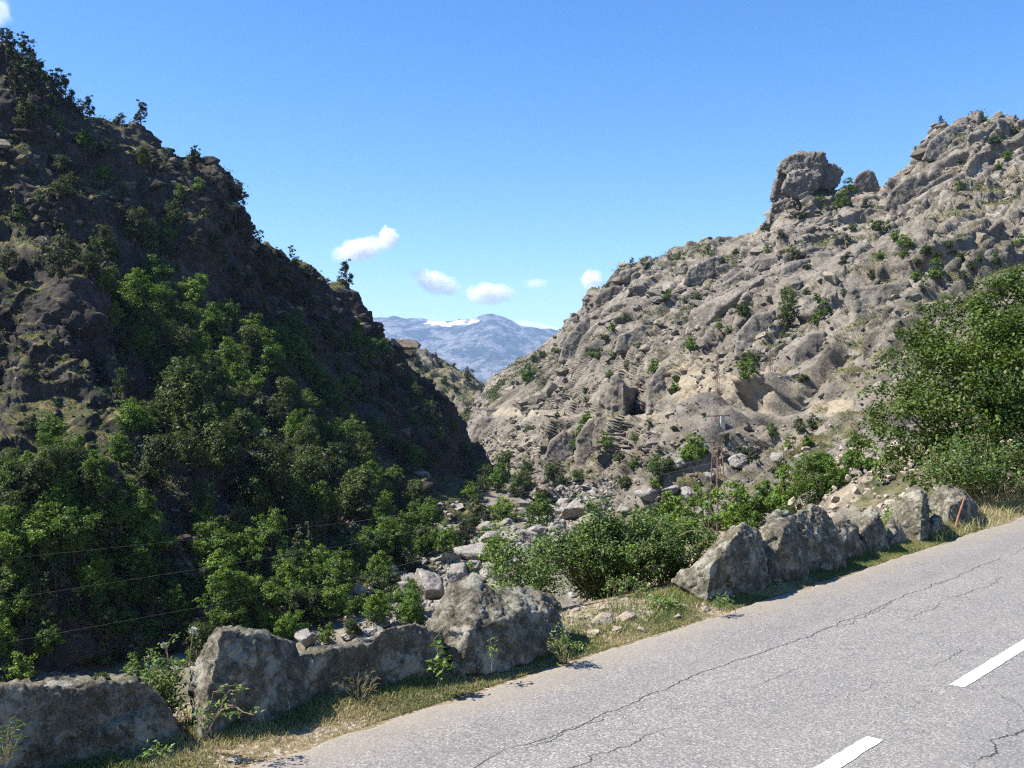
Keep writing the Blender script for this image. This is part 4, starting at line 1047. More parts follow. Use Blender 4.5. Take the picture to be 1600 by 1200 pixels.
for (o, kind, px, py, w, reg) in PLANTS:
    zi = min(range(len(ZONES)), key=lambda i: (ZONES[i][0] - px) ** 2 + (ZONES[i][1] - py) ** 2)
    med = 45 if reg in ('shaded', 'foot') else 22
    sz = 'small' if w < med * 0.75 else 'big' if w > med * 1.45 else 'middling'
    named.setdefault((sz, TONE[kind][0], ZONES[zi][2]), []).append((py, px, o, kind, reg))
for (sz, tone, zone), l in named.items():
    l.sort(key=lambda e: e[:2])
    for k, (py, px, o, kind, reg) in enumerate(l):
        lab = f'{sz} {tone} {zone}'
        if len(l) > 1:
            lab = f'{ORD[min(k, 11)]} {sz} {tone} {zone}' if k < len(l) - 1 or len(l) == 2 and k == 0 else f'lowest {sz} {tone} {zone}'
        tag(o, lab, CATS[kind], GRP[reg])
# ================================================================== big bare outcrops that stand out of the slopes
def outcrop(hulls, voxel, seed, label, mat, rough=1.0, name='rock_outcrop', size=None, sm=2):
    hs = [[W(*p) for p in h] for h in hulls]
    allp = np.concatenate([np.array(h) for h in hs]); c = allp.mean(0); c[2] = allp[:, 2].min()
    hs = [[tuple(np.array(p) - c) for p in h] for h in hs]
    me = stone_mesh(name, hs, voxel, size or float(np.ptp(allp, 0).max()) * 0.6, seed, mat, rough, sm)
    return tag(link(name, me, None, c), label, 'rock outcrop', None, 'thing')
def HD(px, py, k=-1.5):
    P, n = cast(px, py); return float(P[1]) + k
def lump(front, D, back, dD=None, taper=0.75, lift=0):
    """hull: a front outline at distance D (dD: per-corner change of distance) and a smaller back outline `back` metres behind"""
    cx = sum(p[0] for p in front) / len(front); cy = sum(p[1] for p in front) / len(front)
    o = []
    for k, (x, y) in enumerate(front):
        d = D + (dD[k] if dD else 0)
        o.append((x, y, d)); o.append((cx + (x - cx) * taper, cy + (y - cy) * taper + lift, D + back))
    return o
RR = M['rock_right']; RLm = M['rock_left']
outcrop([lump([(1206,310),(1210,288),(1216,268),(1238,262),(1250,285),(1240,318)], 338, 16), lump([(1212,268),(1222,250),(1246,240),(1272,239),(1290,246),(1296,262),(1280,275),(1240,276)], 335, 18, [0,-2,-3,-3,-2,0,-4,-4]),
         lump([(1222,300),(1232,270),(1262,262),(1284,275),(1280,298),(1250,312)], 328, 18), lump([(1284,258),(1302,256),(1315,268),(1313,286),(1296,300),(1280,292)], 334, 14), lump([(1196,372),(1206,318),(1250,306),(1284,290),(1308,300),(1306,345),(1262,372),(1240,380)], 336, 16), lump([(1286,306),(1304,296),(1334,300),(1352,322),(1330,344),(1284,336)], 338, 12)], 0.36, 501,
        'tall rock tower with an overhanging head on the sunlit skyline', RR, 2.1, 'rock_tower', 12)
outcrop([lump([(1326,312),(1334,284),(1340,272),(1356,264),(1366,268),(1372,284),(1378,312),(1350,318)], 338, 12)], 0.45, 502, 'small dark rock knob on the skyline beside the rock tower', RR, 1.4, size=6)
outcrop([lump([(1068,524),(1080,486),(1110,470),(1200,428),(1206,440),(1160,462),(1124,482),(1104,508),(1098,530)], 262, 12, [-3,-4,-5,-6,-4,-7,-8,-8,-4], 0.8)], 0.5, 503,
        'long slanting slab with a deep shadow under its lower edge', RR, 1.0, 'rock_slab', 10)
outcrop([lump([(926,700),(930,655),(936,618),(946,598),(955,600),(958,650),(950,706)], 240, 12, [0,-2,-3,-3,-4,-5,-3], 0.85), lump([(944,690),(948,620),(956,588),(966,583),(975,598),(979,640),(972,690),(958,706)], 238, 14, [-1,-3,-4,-4,-5,-6,-5,-3], 0.85), lump([(972,604),(996,605),(997,644),(974,646)], 240, 10, [-9,6,6,-9], 0.9)], 0.4, 504,
        'upright rock fin beside the dark recess of the road cutting', RR, 1.5, 'rock_fin', 9)
outcrop([lump([(734,700),(738,668),(750,650),(775,652),(790,664),(786,684),(768,712),(744,716)], 392, 14, [0,-2,-3,-4,-5,-6,-5,-2])], 0.6, 505, 'dark rounded rock face directly below the stone arch bridge', RR, 0.9, size=10)
outcrop([lump([(966,440),(968,424),(996,416),(1030,420),(1046,436),(1010,446)], 392, 16, [-2,-3,-4,-4,-2,-4])], 0.6, 506, 'flat-topped rock ledge on the sunlit crest', RR, 1.0, size=9)
outcrop([lump([(930,480),(932,460),(960,446),(994,450),(1000,470),(960,486)], 398, 16, [-2,-3,-4,-4,-2,-4])], 0.6, 507, 'broken rock step on the sunlit crest, lower than the flat-topped ledge', RR, 1.0, size=9)
outcrop([lump([(1480,395),(1484,362),(1502,340),(1540,335),(1590,345),(1600,372),(1560,392),(1520,402)], 262, 14, [0,-2,-4,-5,-5,-4,-6,-3])], 0.5, 508, 'broad rounded bare rock face under the sunlit summit', RR, 1.0, size=10)
outcrop([lump([(1430,350),(1440,340),(1500,325),(1500,340),(1462,356),(1450,372)], 272, 10, [-2,-3,-4,-6,-6,-4])], 0.45, 509, 'jutting ledge with a shadowed hollow under it, beside the rounded bare face', RR, 1.0, size=7)
outcrop([lump([(1500,332),(1512,300),(1540,290),(1600,292),(1640,310),(1620,336),(1560,338)], 284, 14, [0,-3,-4,-4,-3,-5,-5])], 0.5, 510, 'wide smooth rock hump high under the sunlit summit', RR, 0.9, size=10)
outcrop([lump([(1218,580),(1226,546),(1246,526),(1258,528),(1240,560),(1232,590)], 196, 8, [0,-2,-3,-4,-5,-4])], 0.35, 511, 'narrow leaning rock rib below the dark lone oak', RR, 1.0, size=5)
outcrop([lump([(1316,470),(1330,450),(1420,440),(1432,462),(1425,500),(1340,510)], 180, 9, [0,-2,-3,-3,-4,-4])], 0.3, 512, 'broad flat pale rock face above the big leafy tree', RR, 0.9, size=7)
SLABS = [([(1216,446),(1222,420),(1240,408),(1266,404),(1262,428),(1240,448)], 'blunt grey slab on the slope between the rock tower and the long slanting slab'),
 ([(1146,560),(1152,520),(1176,492),(1212,484),(1214,510),(1196,552),(1170,574)], 'smooth leaning rock face above the pale road cutting'),
 ([(1236,574),(1240,548),(1262,522),(1290,516),(1292,545),(1268,584)], 'leaning slab beside the narrow rock rib'),
 ([(872,566),(880,536),(902,506),(930,488),(940,502),(916,540),(892,572)], 'long steep slab on the far end of the sunlit slope'),
 ([(960,552),(966,524),(1000,508),(1032,510),(1026,532),(990,552)], 'tilted slab with a shadowed edge over the rock fin'),
 ([(1008,650),(1012,602),(1030,572),(1054,566),(1056,600),(1044,640)], 'tall smooth slab over the ledge road between the rock fin and the pale cutting'),
 ([(1120,470),(1126,446),(1160,424),(1186,404),(1196,412),(1170,440),(1140,466)], 'narrow slanting slab just above the long slanting one'),
 ([(1380,330),(1392,300),(1420,276),(1446,270),(1450,296),(1420,330)], 'steep rock face on the shoulder between the rock knob and the summit'),
 ([(1440,252),(1452,220),(1486,196),(1520,196),(1520,222),(1480,250)], 'blocky rock face just under the summit of the sunlit slope'),
 ([(898,724),(902,682),(920,654),(948,650),(968,672),(966,716),(930,736)], 'dark broken rock foot directly below the rock fin'),
 ([(852,716),(858,690),(880,672),(898,680),(896,716),(872,728)], 'low lit rock shoulder between the stone arch bridge and the rock fin'),
 ([(1066,446),(1076,420),(1110,402),(1130,400),(1124,424),(1092,446)], 'rounded slab below the middle of the sunlit crest')]
for q_, (o_, lab_) in enumerate(SLABS):
    cx_ = sum(p[0] for p in o_) / len(o_); cy_ = sum(p[1] for p in o_) / len(o_); d_ = HD(cx_, cy_, -4)
    outcrop([lump(o_, d_, 14, [(p[0] - cx_) * 0.05 + (p[1] - cy_) * -0.07 for p in o_], 0.85)], 0.42, 530 + q_, lab_, RR, 0.9, 'rock_slab', 9)
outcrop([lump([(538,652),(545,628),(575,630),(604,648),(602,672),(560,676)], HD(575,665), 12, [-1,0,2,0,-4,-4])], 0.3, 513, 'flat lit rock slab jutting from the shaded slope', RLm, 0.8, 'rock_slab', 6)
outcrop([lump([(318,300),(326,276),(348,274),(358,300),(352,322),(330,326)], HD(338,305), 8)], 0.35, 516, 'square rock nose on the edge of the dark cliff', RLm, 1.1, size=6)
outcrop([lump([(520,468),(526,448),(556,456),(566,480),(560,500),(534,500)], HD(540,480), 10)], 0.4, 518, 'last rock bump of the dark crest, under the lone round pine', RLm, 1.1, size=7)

# ================================================================== boulders of the river and the slope foot
def proto_stone(seed):
    r = np.random.default_rng(seed); pts = []
    for _ in range(13):
        d = r.normal(size=3); d /= np.linalg.norm(d); pts.append(tuple(d * np.array([0.5, 0.42, 0.38]) * r.uniform(0.8, 1.15)))
    return stone_mesh('river_boulder', [pts], 0.03, 1.0, seed, M['rock_pale'], 0.9, 1)
SP = [proto_stone(600 + k) for k in range(7)]
SPd = []
for q_ in SP:
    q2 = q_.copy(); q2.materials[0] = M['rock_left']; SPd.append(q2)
RB = [(667,912,58,1.25,'big grey peaked'),(718,898,44,0.9,'pale sloping'),(742,905,30,0.8,'small pale'),(770,893,50,0.8,'pale tilted'),(805,886,36,0.9,'bright pale'),(820,905,30,0.8,'small bright'),(690,826,34,0.8,'grey half-hidden'),(745,860,60,0.6,'long dark shelving'),(765,840,40,0.6,'flat grey'),
      (612,888,20,1.3,'narrow upright grey'),(640,880,26,0.9,'dark grey'),(475,993,54,0.75,'grey lit'),(546,990,34,0.5,'flat grey'),(655,938,20,1.0,'small dark'),(800,842,44,0.6,'pale low'),(826,838,34,0.7,'pale rounded'),(850,812,40,0.6,'pale smooth'),(872,826,36,0.8,'cracked pale'),
      (900,800,52,0.8,'big pale cracked'),(925,812,40,0.8,'pale blocky'),(902,775,34,0.9,'brown pointed'),(860,775,30,0.9,'pale rounded'),(935,800,30,1.0,'upright pale'),(880,800,30,0.7,'low pale'),(845,795,26,0.7,'small smooth'),(815,800,22,0.8,'grey small'),(790,815,26,0.7,'grey low'),
      (830,775,20,0.8,'small pale'),(948,822,30,0.8,'pale square'),(905,840,40,0.6,'flat pale'),(866,850,34,0.6,'low bright'),(780,870,30,0.8,'pale small'),(830,870,26,0.7,'pale broken'),(757,822,24,0.8,'dark small'),(715,790,22,0.7,'lit small'),(660,740,26,0.6,'lit flat'),(300,800,30,0.7,'dark grey'),(290,840,34,0.7,'dark flat'),(205,1020,50,0.6,'dark rounded'),(265,1005,40,0.7,'dark split'),
      (1075,770,30,0.8,'grey slope'),(1048,760,26,0.8,'pale slope'),(1010,770,30,0.8,'broken slope'),(1150,720,34,0.7,'tilted slope'),(1110,745,22,0.8,'small slope'),(1170,700,30,0.7,'flat slope'),(1215,715,36,0.6,'long slope'),(1060,720,26,0.8,'lit slope'),(975,790,26,0.8,'angular slope'),
      (805,770,24,0.8,'pale long'),(822,790,24,0.8,'round white'),(840,830,36,0.7,'big split'),(815,862,34,0.7,'broad light'),(792,842,30,0.7,'light broken'),(888,786,36,0.8,'square brownish'),(915,795,34,0.9,'tall cream'),(936,838,34,0.7,'rough cream'),(862,800,34,0.8,'sharp light'),(800,905,34,0.8,'clean white'),(735,885,30,0.8,'light peaked'),(700,872,34,0.8,'dark broad')]
near_to = [(560,960,'behind the wall-like stone'),(680,900,'in the dark wood edge below the big peaked boulder'),(770,890,'in the river bed behind the big peaked boulder'),(810,835,'in the river bed beside the wood'),(880,800,'in the bright bend of the river'),(920,830,'beside the big roadside bush'),(100,960,'at the dark foot of the buttress'),(280,820,'in the dark scree gully'),(230,1010,'beyond the long flat boulder'),(1060,750,'on the stony slope above the big roadside bush'),(1170,710,'on the stony slope beside the lattice pylon'),(690,780,'between the trees low on the shaded slope'),(480,1000,'just over the dip of the wall-like stone')]
seen = {}
for i, (px, py, w, hk, word) in enumerate(RB):
    P, n = cast(px, py + w * hk * 0.30)
    if P is None or P[1] > 700 or P[1] < 50: continue
    size = w / F * P[1] * (1.3 if px > 640 else 1.0)
    o = link('river_boulder' if 'slope' not in word else 'slope_boulder', (SPd if px < 320 else SP)[i % len(SP)], None, P + np.array([0, 0, size * 0.16 * hk]))
    o.scale = (size * 1.05, size * 0.95, size * 1.1 * hk); o.rotation_euler = (random.uniform(-0.3, 0.3), random.uniform(-0.3, 0.3), random.uniform(0, 6.28))
    z = min(near_to, key=lambda e: (e[0] - px) ** 2 + (e[1] - py) ** 2)[2]
    word = word.replace(' slope', '')
    lab = f'{word} boulder {z}'
    if lab in seen: lab = f"{'lower' if py > seen[lab] else 'higher'} of the alike {lab}"
    else: seen[lab] = py
    tag(o, lab, 'boulder', 'boulders of the river bed and the stony slopes')

# ================================================================== scree: loose stones nobody could count
def ico(sub=1):
    bm = bmesh.new(); bmesh.ops.create_icosphere(bm, subdivisions=sub, radius=0.5)
    V = np.array([v.co[:] for v in bm.verts]); Fc = np.array([[v.index for v in f.verts] for f in bm.faces]); bm.free(); return V, Fc
def rubble(name, Ps, sizes, mat, seed, sub=1, flat=0.75):
    r = np.random.default_rng(seed); V0, F0 = ico(sub); n = len(Ps); k = len(V0)
    shp = np.stack([V0 * (1 + 0.55 * (_f(_h(np.arange(k), np.full(k, q), np.zeros(k, int), seed))[:, None] - 0.5)) for q in range(24)])
    # facet them: flatten against a few random planes
    for q in range(24):
        for _ in range(5):
            d = r.normal(size=3); d /= np.linalg.norm(d); c = r.uniform(0.22, 0.36)
            over = np.maximum(shp[q] @ d - c, 0); shp[q] -= over[:, None] * d
    idx = r.integers(0, 24, n); a = r.uniform(0, 6.28, n); ca, sa = np.cos(a), np.sin(a)
    b = r.normal(0, 0.35, n); cb, sb = np.cos(b), np.sin(b)
    B = shp[idx] * (sizes[:, None, None]) * np.stack([r.uniform(0.8, 1.35, n), r.uniform(0.7, 1.1, n), flat * r.uniform(0.7, 1.1, n)], 1)[:, None]
    x, y, z = B[..., 0], B[..., 1], B[..., 2]
    x, z = x * cb[:, None] + z * sb[:, None], -x * sb[:, None] + z * cb[:, None]
    x, y = x * ca[:, None] - y * sa[:, None], x * sa[:, None] + y * ca[:, None]
    V = np.stack([x, y, z], -1) + Ps[:, None]
    Fc = (F0[None] + (np.arange(n) * k)[:, None, None]).reshape(-1, 3)
    V = V.reshape(-1, 3)
    me = mesh_np(name, V, Fc, mat, False, {'cover': np.zeros(len(V)), 'pale': np.repeat((r.random(n) < 0.15) * 0.6, k)})
    return tag(link(name, me), kind='stuff')
def pick(V, n, wfn, seed):
    r = np.random.default_rng(seed); x, y = pix(V); w = wfn(V, x, y); w = np.maximum(w, 0); w /= w.sum()
    return V[r.choice(len(V), n, p=w)] + r.normal(0, 0.15, (n, 3)), r
def w_right(V, x, y):
    d = V[:, 1]; inside = (x > 735) & (x < 1620) & (y > 160) & (y < 860)
    low = sstep(-0.1, 0.35, fbm(V / 26, 3, 701)) * 0.5 + 1.4 * np.clip(sstep(655, 690, y) * sstep(1330, 1250, x), 0, 1)
    return inside * low * (d / 200.0) ** 0.2
Ps, r = pick(VR, 8500, w_right, 702)
sz = np.clip(r.lognormal(-0.55, 0.55, len(Ps)), 0.18, 2.6) * np.clip(Ps[:, 1] / 170.0, 0.15, 1.6)
rubble('scree', Ps, sz, M['rock_right'], 703)
Ps, r = pick(VL, 3500, lambda V, x, y: ((x > -60) & (y < 1060)) * (sstep(0.0, 0.4, fbm(V / 22, 3, 711)) * 0.4 + np.exp(-(((x - 270 - (y - 780) * 0.05) / 40.0) ** 2)) * (y > 660) * 3.0 + 0.8 * (y > 850)), 712)
sz = np.clip(r.lognormal(-0.7, 0.5, len(Ps)), 0.18, 2.0) * np.clip(Ps[:, 1] / 130.0, 0.5, 1.6)
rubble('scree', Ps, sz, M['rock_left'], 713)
# angular ledges that break out of the slopes
def ledges(name, V, Nn, n, seed, mat, wfn, smin, smax, k):
    Ps, r = pick(V, n, wfn, seed)
    sz = np.clip(r.lognormal(0.75, 0.5, n), smin, smax) * np.clip(Ps[:, 1] / k, 0.3, 1.6)
    o = rubble(name, Ps - np.array([0, 0, 0.12]) * sz[:, None], sz, mat, seed + 1, 2, 0.62)
    return o
def w_led(V, x, y):
    return ((x > 735) & (x < 1640) & (y > 165) & (V[:, 1] > 70)) * sstep(-0.15, 0.3, fbm(V / 30, 3, 751)) * (0.25 + np.abs(y - 648).clip(0, 40) / 40.0 * (np.abs(y - 648) > 8))
ledges('broken_ledges', VR, NR, 1500, 752, M['rock_right'], w_led, 1.2, 7.0, 220.0)
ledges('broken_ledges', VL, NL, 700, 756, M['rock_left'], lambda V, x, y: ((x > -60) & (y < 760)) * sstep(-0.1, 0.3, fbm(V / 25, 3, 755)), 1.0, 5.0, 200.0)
Ps, r = pick(VR, 1500, lambda V, x, y: ((x > 1230) & (x < 1650) & (y > 690) & (V[:, 1] < 75)).astype(float), 757)
rubble('scree', Ps, np.clip(r.lognormal(-1.7, 0.6, len(Ps)), 0.06, 0.7) * np.clip(Ps[:, 1] / 35.0, 0.4, 1.6), M['rubble_pale'], 758)
# cobbles of the river bed
r = np.random.default_rng(721); Q = []
while len(Q) < 4200:
    px = r.uniform(540, 960); py = r.uniform(740, 1000)
    if abs(py - np.interp(px, [560, 700, 780, 850, 900, 960], [960, 905, 870, 815, 795, 790])) > r.exponential(34) + 6: continue
    P, n = cast(px, py)
    if P is not None and 60 < P[1] < 400: Q.append(P)
Q = np.array(Q); rubble('river_cobbles', Q, np.clip(r.lognormal(-0.35, 0.55, len(Q)), 0.25, 2.6), M['rock_pale'], 722, flat=0.65)

# low plants between the rocks: one mass per slope
def ground_cover(name, V, Nn, cov, n, seed, leaf, mat, wfn, per=14):
    r = np.random.default_rng(seed); x, y = pix(V); w = np.maximum(cov - 0.15, 0) * wfn(V, x, y) + 1e-12; w /= w.sum()
    P = V[r.choice(len(V), n // per, p=w)]
    dist = np.clip(P[:, 1] / 180.0, 0.12, 2.5)
    C = np.repeat(P, per, 0) + r.normal(0, 1, (len(P) * per, 3)) * np.repeat(dist, per)[:, None] * np.array([0.42, 0.42, 0.16]); C[:, 2] += 0.12 * np.repeat(dist, per)
    N = r.normal(0, 0.6, C.shape) + np.array([0, 0, 1.0])
    Vq, Fq = quads(C, N, leaf * np.repeat(dist, per), r)
    t = np.repeat(np.clip(np.repeat(0.45 + 0.8 * fbm(P / 9.0, 2, seed), per) + r.normal(0, 0.15, len(C)), 0, 1), 4)
    return tag(link(name, mesh_np(name, Vq, Fq, mat, False, {'tint': t})), kind='stuff')
inv = lambda V, x, y: ((x > -100) & (x < 1700)).astype(float)
ground_cover('undergrowth', VL, NL, CL, 80000, 731, 0.30, M['leaf_dark'], inv)
ground_cover('undergrowth', VR, NR, CR, 90000, 732, 0.30, M['leaf_olive'], lambda V, x, y: inv(V, x, y) * (V[:, 1] > 45))
ground_cover('undergrowth', VM, NM, CM, 16000, 733, 0.32, M['leaf_olive'], inv)

# ================================================================== the stone arch bridge and the road wall on the far ledge
M['masonry'] = plain_mat('pale masonry', (0.27, 0.235, 0.18), 0.9, 0.5, 0.8, 0.1, 0.2)
def ring_extrude(bm, outline, y0, y1):
    a = [bm.verts.new((x, y0, z)) for x, z in outline]; b = [bm.verts.new((x, y1, z)) for x, z in outline]
    bm.faces.new(a); bm.faces.new(b[::-1]); n = len(a)
    for i in range(n): bm.faces.new((a[i], b[i], b[(i + 1) % n], a[(i + 1) % n]))
def bm_obj(name, bm, mat, parent=None, loc=None):
    bmesh.ops.recalc_face_normals(bm, faces=list(bm.faces))
    me = bpy.data.meshes.new(name); bm.to_mesh(me); bm.free(); me.materials.append(mat); return link(name, me, parent, loc)
bc = W(789, 650, 398); m_ = 398 / F
br = empty('arch_bridge', bc); br.rotation_euler = (0, 0, math.radians(-14))
tag(br, 'small stone arch bridge carrying the ledge road over a cleft in the rock', 'bridge')
bm = bmesh.new(); L0, L1, zt, zb = -30 * m_, 26 * m_, 9 * m_, -9 * m_; ra = 8.6 * m_
arc = [(ra * math.cos(t), ra * math.sin(t) * 0.95 - 2.5 * m_) for t in np.linspace(0, math.pi, 17)]
ring_extrude(bm, [(L0, zb), (L0, zt), (L1, zt), (L1, zb), (arc[0][0], zb)] + arc + [(arc[-1][0], zb)], 0.0, 6.0)
bm_obj('spandrel_wall', bm, M['masonry'], br)
bm = bmesh.new()
ro = ra + 0.55
outer = [(ro * math.cos(t), ro * math.sin(t) * 0.95 - 2.5 * m_) for t in np.linspace(0, math.pi, 17)]
ring_extrude(bm, outer + arc[::-1], -0.12, 0.5); bm_obj('arch_ring', bm, M['masonry'], br)
bm = bmesh.new(); ring_extrude(bm, [(L0 - 4, zt), (L0 - 4, zt + 0.75), (L1 + 3, zt + 0.75), (L1 + 3, zt)], -0.18, 0.32); bm_obj('parapet', bm, M['masonry'], br)
def wall_along(pts, h, th, label, seed):
    P = np.array([W(*p) for p in pts]); n = 60; t = np.linspace(0, 1, n); k = np.linspace(0, 1, len(P))
    Q = np.stack([np.interp(t, k, P[:, i]) for i in range(3)], 1)
    Q[:, 2] += 0.12 * fbm(Q / 3, 3, seed)
    d = np.gradient(Q, axis=0); nn = np.stack([-d[:, 1], d[:, 0], 0 * d[:, 0]], 1); nn /= np.linalg.norm(nn, axis=1)[:, None]
    up = np.array([0, 0, 1.0])
    R = np.stack([Q - nn * th / 2 - up * 1.2, Q - nn * th / 2 + up * h, Q + nn * th / 2 + up * h, Q + nn * th / 2 - up * 1.2], 1)
    i = np.arange(n * 4).reshape(n, 4)
    Fq = np.stack([i[:-1], i[1:], np.roll(i[1:], -1, 1), np.roll(i[:-1], -1, 1)], -1).reshape(-1, 4)
    Fq = np.concatenate([Fq, i[0][None], i[-1][None, ::-1]])
    return tag(link('road_wall', mesh_np('road_wall', R.reshape(-1, 3), Fq, M['masonry'], False)), label, 'wall')
wall_along([(816,641,386),(850,643,345),(882,645,318)], 0.45, 0.45, 'low pale parapet wall of the ledge road beside the stone arch bridge', 741)
wall_along([(742,639,424),(756,638,416),(768,640,408)], 0.8, 0.45, 'short pale parapet wall where the ledge road leaves the bridge for the notch', 742)
wall_along([(1000,652,236),(1030,652,217),(1064,653,203)], 0.5, 0.45, 'low pale wall on the ledge road beyond the rock fin', 743)

# ================================================================== pylons and wires
M['rust'] = plain_mat('rusty steel', (0.105, 0.075, 0.058), 0.8, 0.4, 3.0, 0.2)
M['wire'] = plain_mat('weathered cable', (0.13, 0.14, 0.14), 0.6, 0.15, 3.0, 0.3)
M['concrete'] = plain_mat('pale concrete', (0.36, 0.34, 0.30), 0.9, 0.3, 2.0, 0.15)
M['glass'] = plain_mat('green insulator glass', (0.10, 0.24, 0.20), 0.3, 0.2, 3.0, 0.5)
def bars(name, segs, mat, parent, rad):
    return link(name, tubes_mesh(name, [(np.array([a, b]), [rad, rad]) for a, b in segs], mat, 4), parent)
def lattice(px, py_top, py_base, D, w0, w1, label, arms, rz):
    P = W(px, py_base, D); H = (py_base - py_top) / F * D
    root = empty('lattice_pylon', P, rz); tag(root, label, 'pylon')
    wd_ = lambda z: w0 + (w1 - w0) * z / H
    cor = [(-1, -1), (1, -1), (1, 1), (-1, 1)]
    for a, b in cor: bars('leg', [((a * w0 / 2, b * w0 / 2, -1.0), (a * w1 / 2, b * w1 / 2, H))], M['rust'], root, 0.036)
    seg = []; n = int(H / 0.85)
    for i in range(n):
        za, zb = H * i / n, H * (i + 1) / n
        for k in range(4):
            (a, b), (c, d) = cor[k], cor[(k + 1) % 4]
            if i % 2: a, b, c, d = c, d, a, b
            seg.append(((a * wd_(za) / 2, b * wd_(za) / 2, za), (c * wd_(zb) / 2, d * wd_(zb) / 2, zb)))
    bars('bracing', seg, M['rust'], root, 0.016)
    for (z, hw) in arms:
        c = bars('crossarm', [((-hw, 0, z), (hw, 0, z))], M['rust'], root, 0.035)
        for sx in (-hw * 0.95, hw * 0.95, hw * 0.5):
            link('insulator', tubes_mesh('insulator', [(np.array([(sx, 0, z), (sx, 0, z - 0.1), (sx, 0, z - 0.22), (sx, 0, z - 0.34)]), [0.02, 0.05, 0.03, 0.045])], M['glass'], 6), c)
    return root, P, H
def gp(px, py):
    P, n = cast(px, py); return P
q = gp(1121, 836); Dq = float(q[1]) if q is not None and 60 < q[1] < 160 else 108.0
py1, P1, H1 = lattice(1121, 690, 832, Dq, 0.95, 0.42, 'rusty lattice pylon with two crossarms rising behind the large angular boulder', [(10 * 0.8, 1.1), (10 * 0.62, 1.15)], 0.5)
lattice(1121, 556, 652, 186, 0.7, 0.3, 'thin rusty lattice pylon on the ledge road, farther up than the one behind the boulders', [(10.3, 1.0)], 0.4)
lattice(1204, 546, 648, 158, 0.6, 0.3, 'thin rusty lattice pylon against the narrow pale rock of the road cutting', [(9.6, 0.9)], 0.4)
Pm = gp(1129, 668); Pm = W(1129, 668, 172) if Pm is None else Pm
bm = bmesh.new(); ring_extrude(bm, [(-0.34, -0.8), (-0.30, 1.6), (-0.22, 1.8), (0.22, 1.8), (0.30, 1.6), (0.34, -0.8)], -0.3, 0.3)
o = bm_obj('concrete_post', bm, M['concrete'], None, Pm); tag(o, 'short white concrete post on the slope under the far lattice pylons', 'post')
def wire(pts, sag, label):
    P = np.array([W(*p) for p in pts]); t = np.linspace(0, len(P) - 1, 60); k = np.arange(len(P))
    Q = np.stack([np.interp(t, k, P[:, i]) for i in range(3)], 1); u = t / t[-1]; Q[:, 2] -= sag * 4 * u * (1 - u)
    return tag(link('power_cable', tubes_mesh('power_cable', [(Q, np.full(60, 0.0055))], M['wire'], 5)), label, 'cable', 'power cables crossing the gorge')
wire([(1106,717,Dq),(560,808,95),(-320,905,78)], 0.4, 'highest power cable running from the lattice pylon over the wooded slope')
wire([(1138,717,Dq),(560,842,92),(-320,985,76)], 0.4, 'middle power cable running from the lattice pylon over the wooded slope')
wire([(1112,740,Dq),(560,895,90),(-320,1062,74)], 0.4, 'lowest power cable, passing just over the boulders beside the road')

# ================================================================== clouds beyond the mountains
def cloud_mat(seed, dens, sx):
    m, nt = new_mat('cloud'); s = NT(nt)
    tc = s.n('ShaderNodeTexCoord').outputs['Object']
    mp = s.n('ShaderNodeMapping'); mp.inputs['Location'].default_value = (seed * 3.1, seed * 1.7, seed); mp.inputs['Scale'].default_value = (sx, sx, 1); s.l(tc, mp.inputs['Vector'])
    n = s.noise(mp.outputs[0], 2.1, 8, 0.68, 0.6)
    ln = s.n('ShaderNodeVectorMath', operation='LENGTH'); s.l(tc, ln.inputs[0])
    f = s.math('SUBTRACT', n, s.math('MULTIPLY', s.math('POWER', ln.outputs['Value'], 2.0), 0.42))
    d = s.n('ShaderNodeMapRange'); d.inputs['From Min'].default_value = 0.22; d.inputs['From Max'].default_value = 0.75; d.inputs['To Max'].default_value = dens * 0.42; s.l(f, d.inputs['Value'])
    v = s.n('ShaderNodeVolumePrincipled'); v.inputs['Color'].default_value = (1, 1, 1, 1); v.inputs['Anisotropy'].default_value = 0.0; s.l(d.outputs[0], v.inputs['Density'])
    o = s.n('ShaderNodeOutputMaterial'); s.l(v.outputs[0], o.inputs['Volume']); return m
def cloud(px, py, w, h, tilt, dens, seed, label, D=19000.0):
    P = W(px, py, D); k = D / F
    bm = bmesh.new(); bmesh.ops.create_icosphere(bm, subdivisions=3, radius=1.0)
    me = bpy.data.meshes.new('cloud'); bm.to_mesh(me); bm.free(); me.materials.append(cloud_mat(seed, dens / (h * k), w / h * 0.75))
    o = link('cloud', me, None, P); o.scale = (w / 2 * k * 1.25, h / 2 * k * 1.4, h / 2 * k * 1.35); o.rotation_euler = (0, math.radians(-tilt), 0)
    return tag(o, label, 'cloud', 'small clouds low in the sky', 'thing')
cloud(562, 390, 84, 34, 12, 26, 1, 'long white cloud rising to one side, highest over the gorge')
cloud(606, 372, 34, 34, 30, 24, 2, 'white puff at the raised end of the long highest cloud')
cloud(680, 442, 80, 34, -18, 22, 3, 'white ragged cloud over the notch, beside the flatter one')
cloud(764, 459, 76, 32, 0, 26, 4, 'flat white cloud directly over the mountain summit')
cloud(924, 437, 34, 30, 0, 18, 5, 'small round white cloud beside the sunlit crest')
cloud(838, 443, 40, 16, 0, 5, 6, 'thin faint cloud shred between the white clouds')
cloud(842, 512, 90, 16, -12, 14, 7, 'low pale cloud bank showing behind the mountain shoulder', 22000)
cloud(0, 20, 34, 46, -30, 6, 8, 'white cloud cut by the frame corner above the dark ridge')
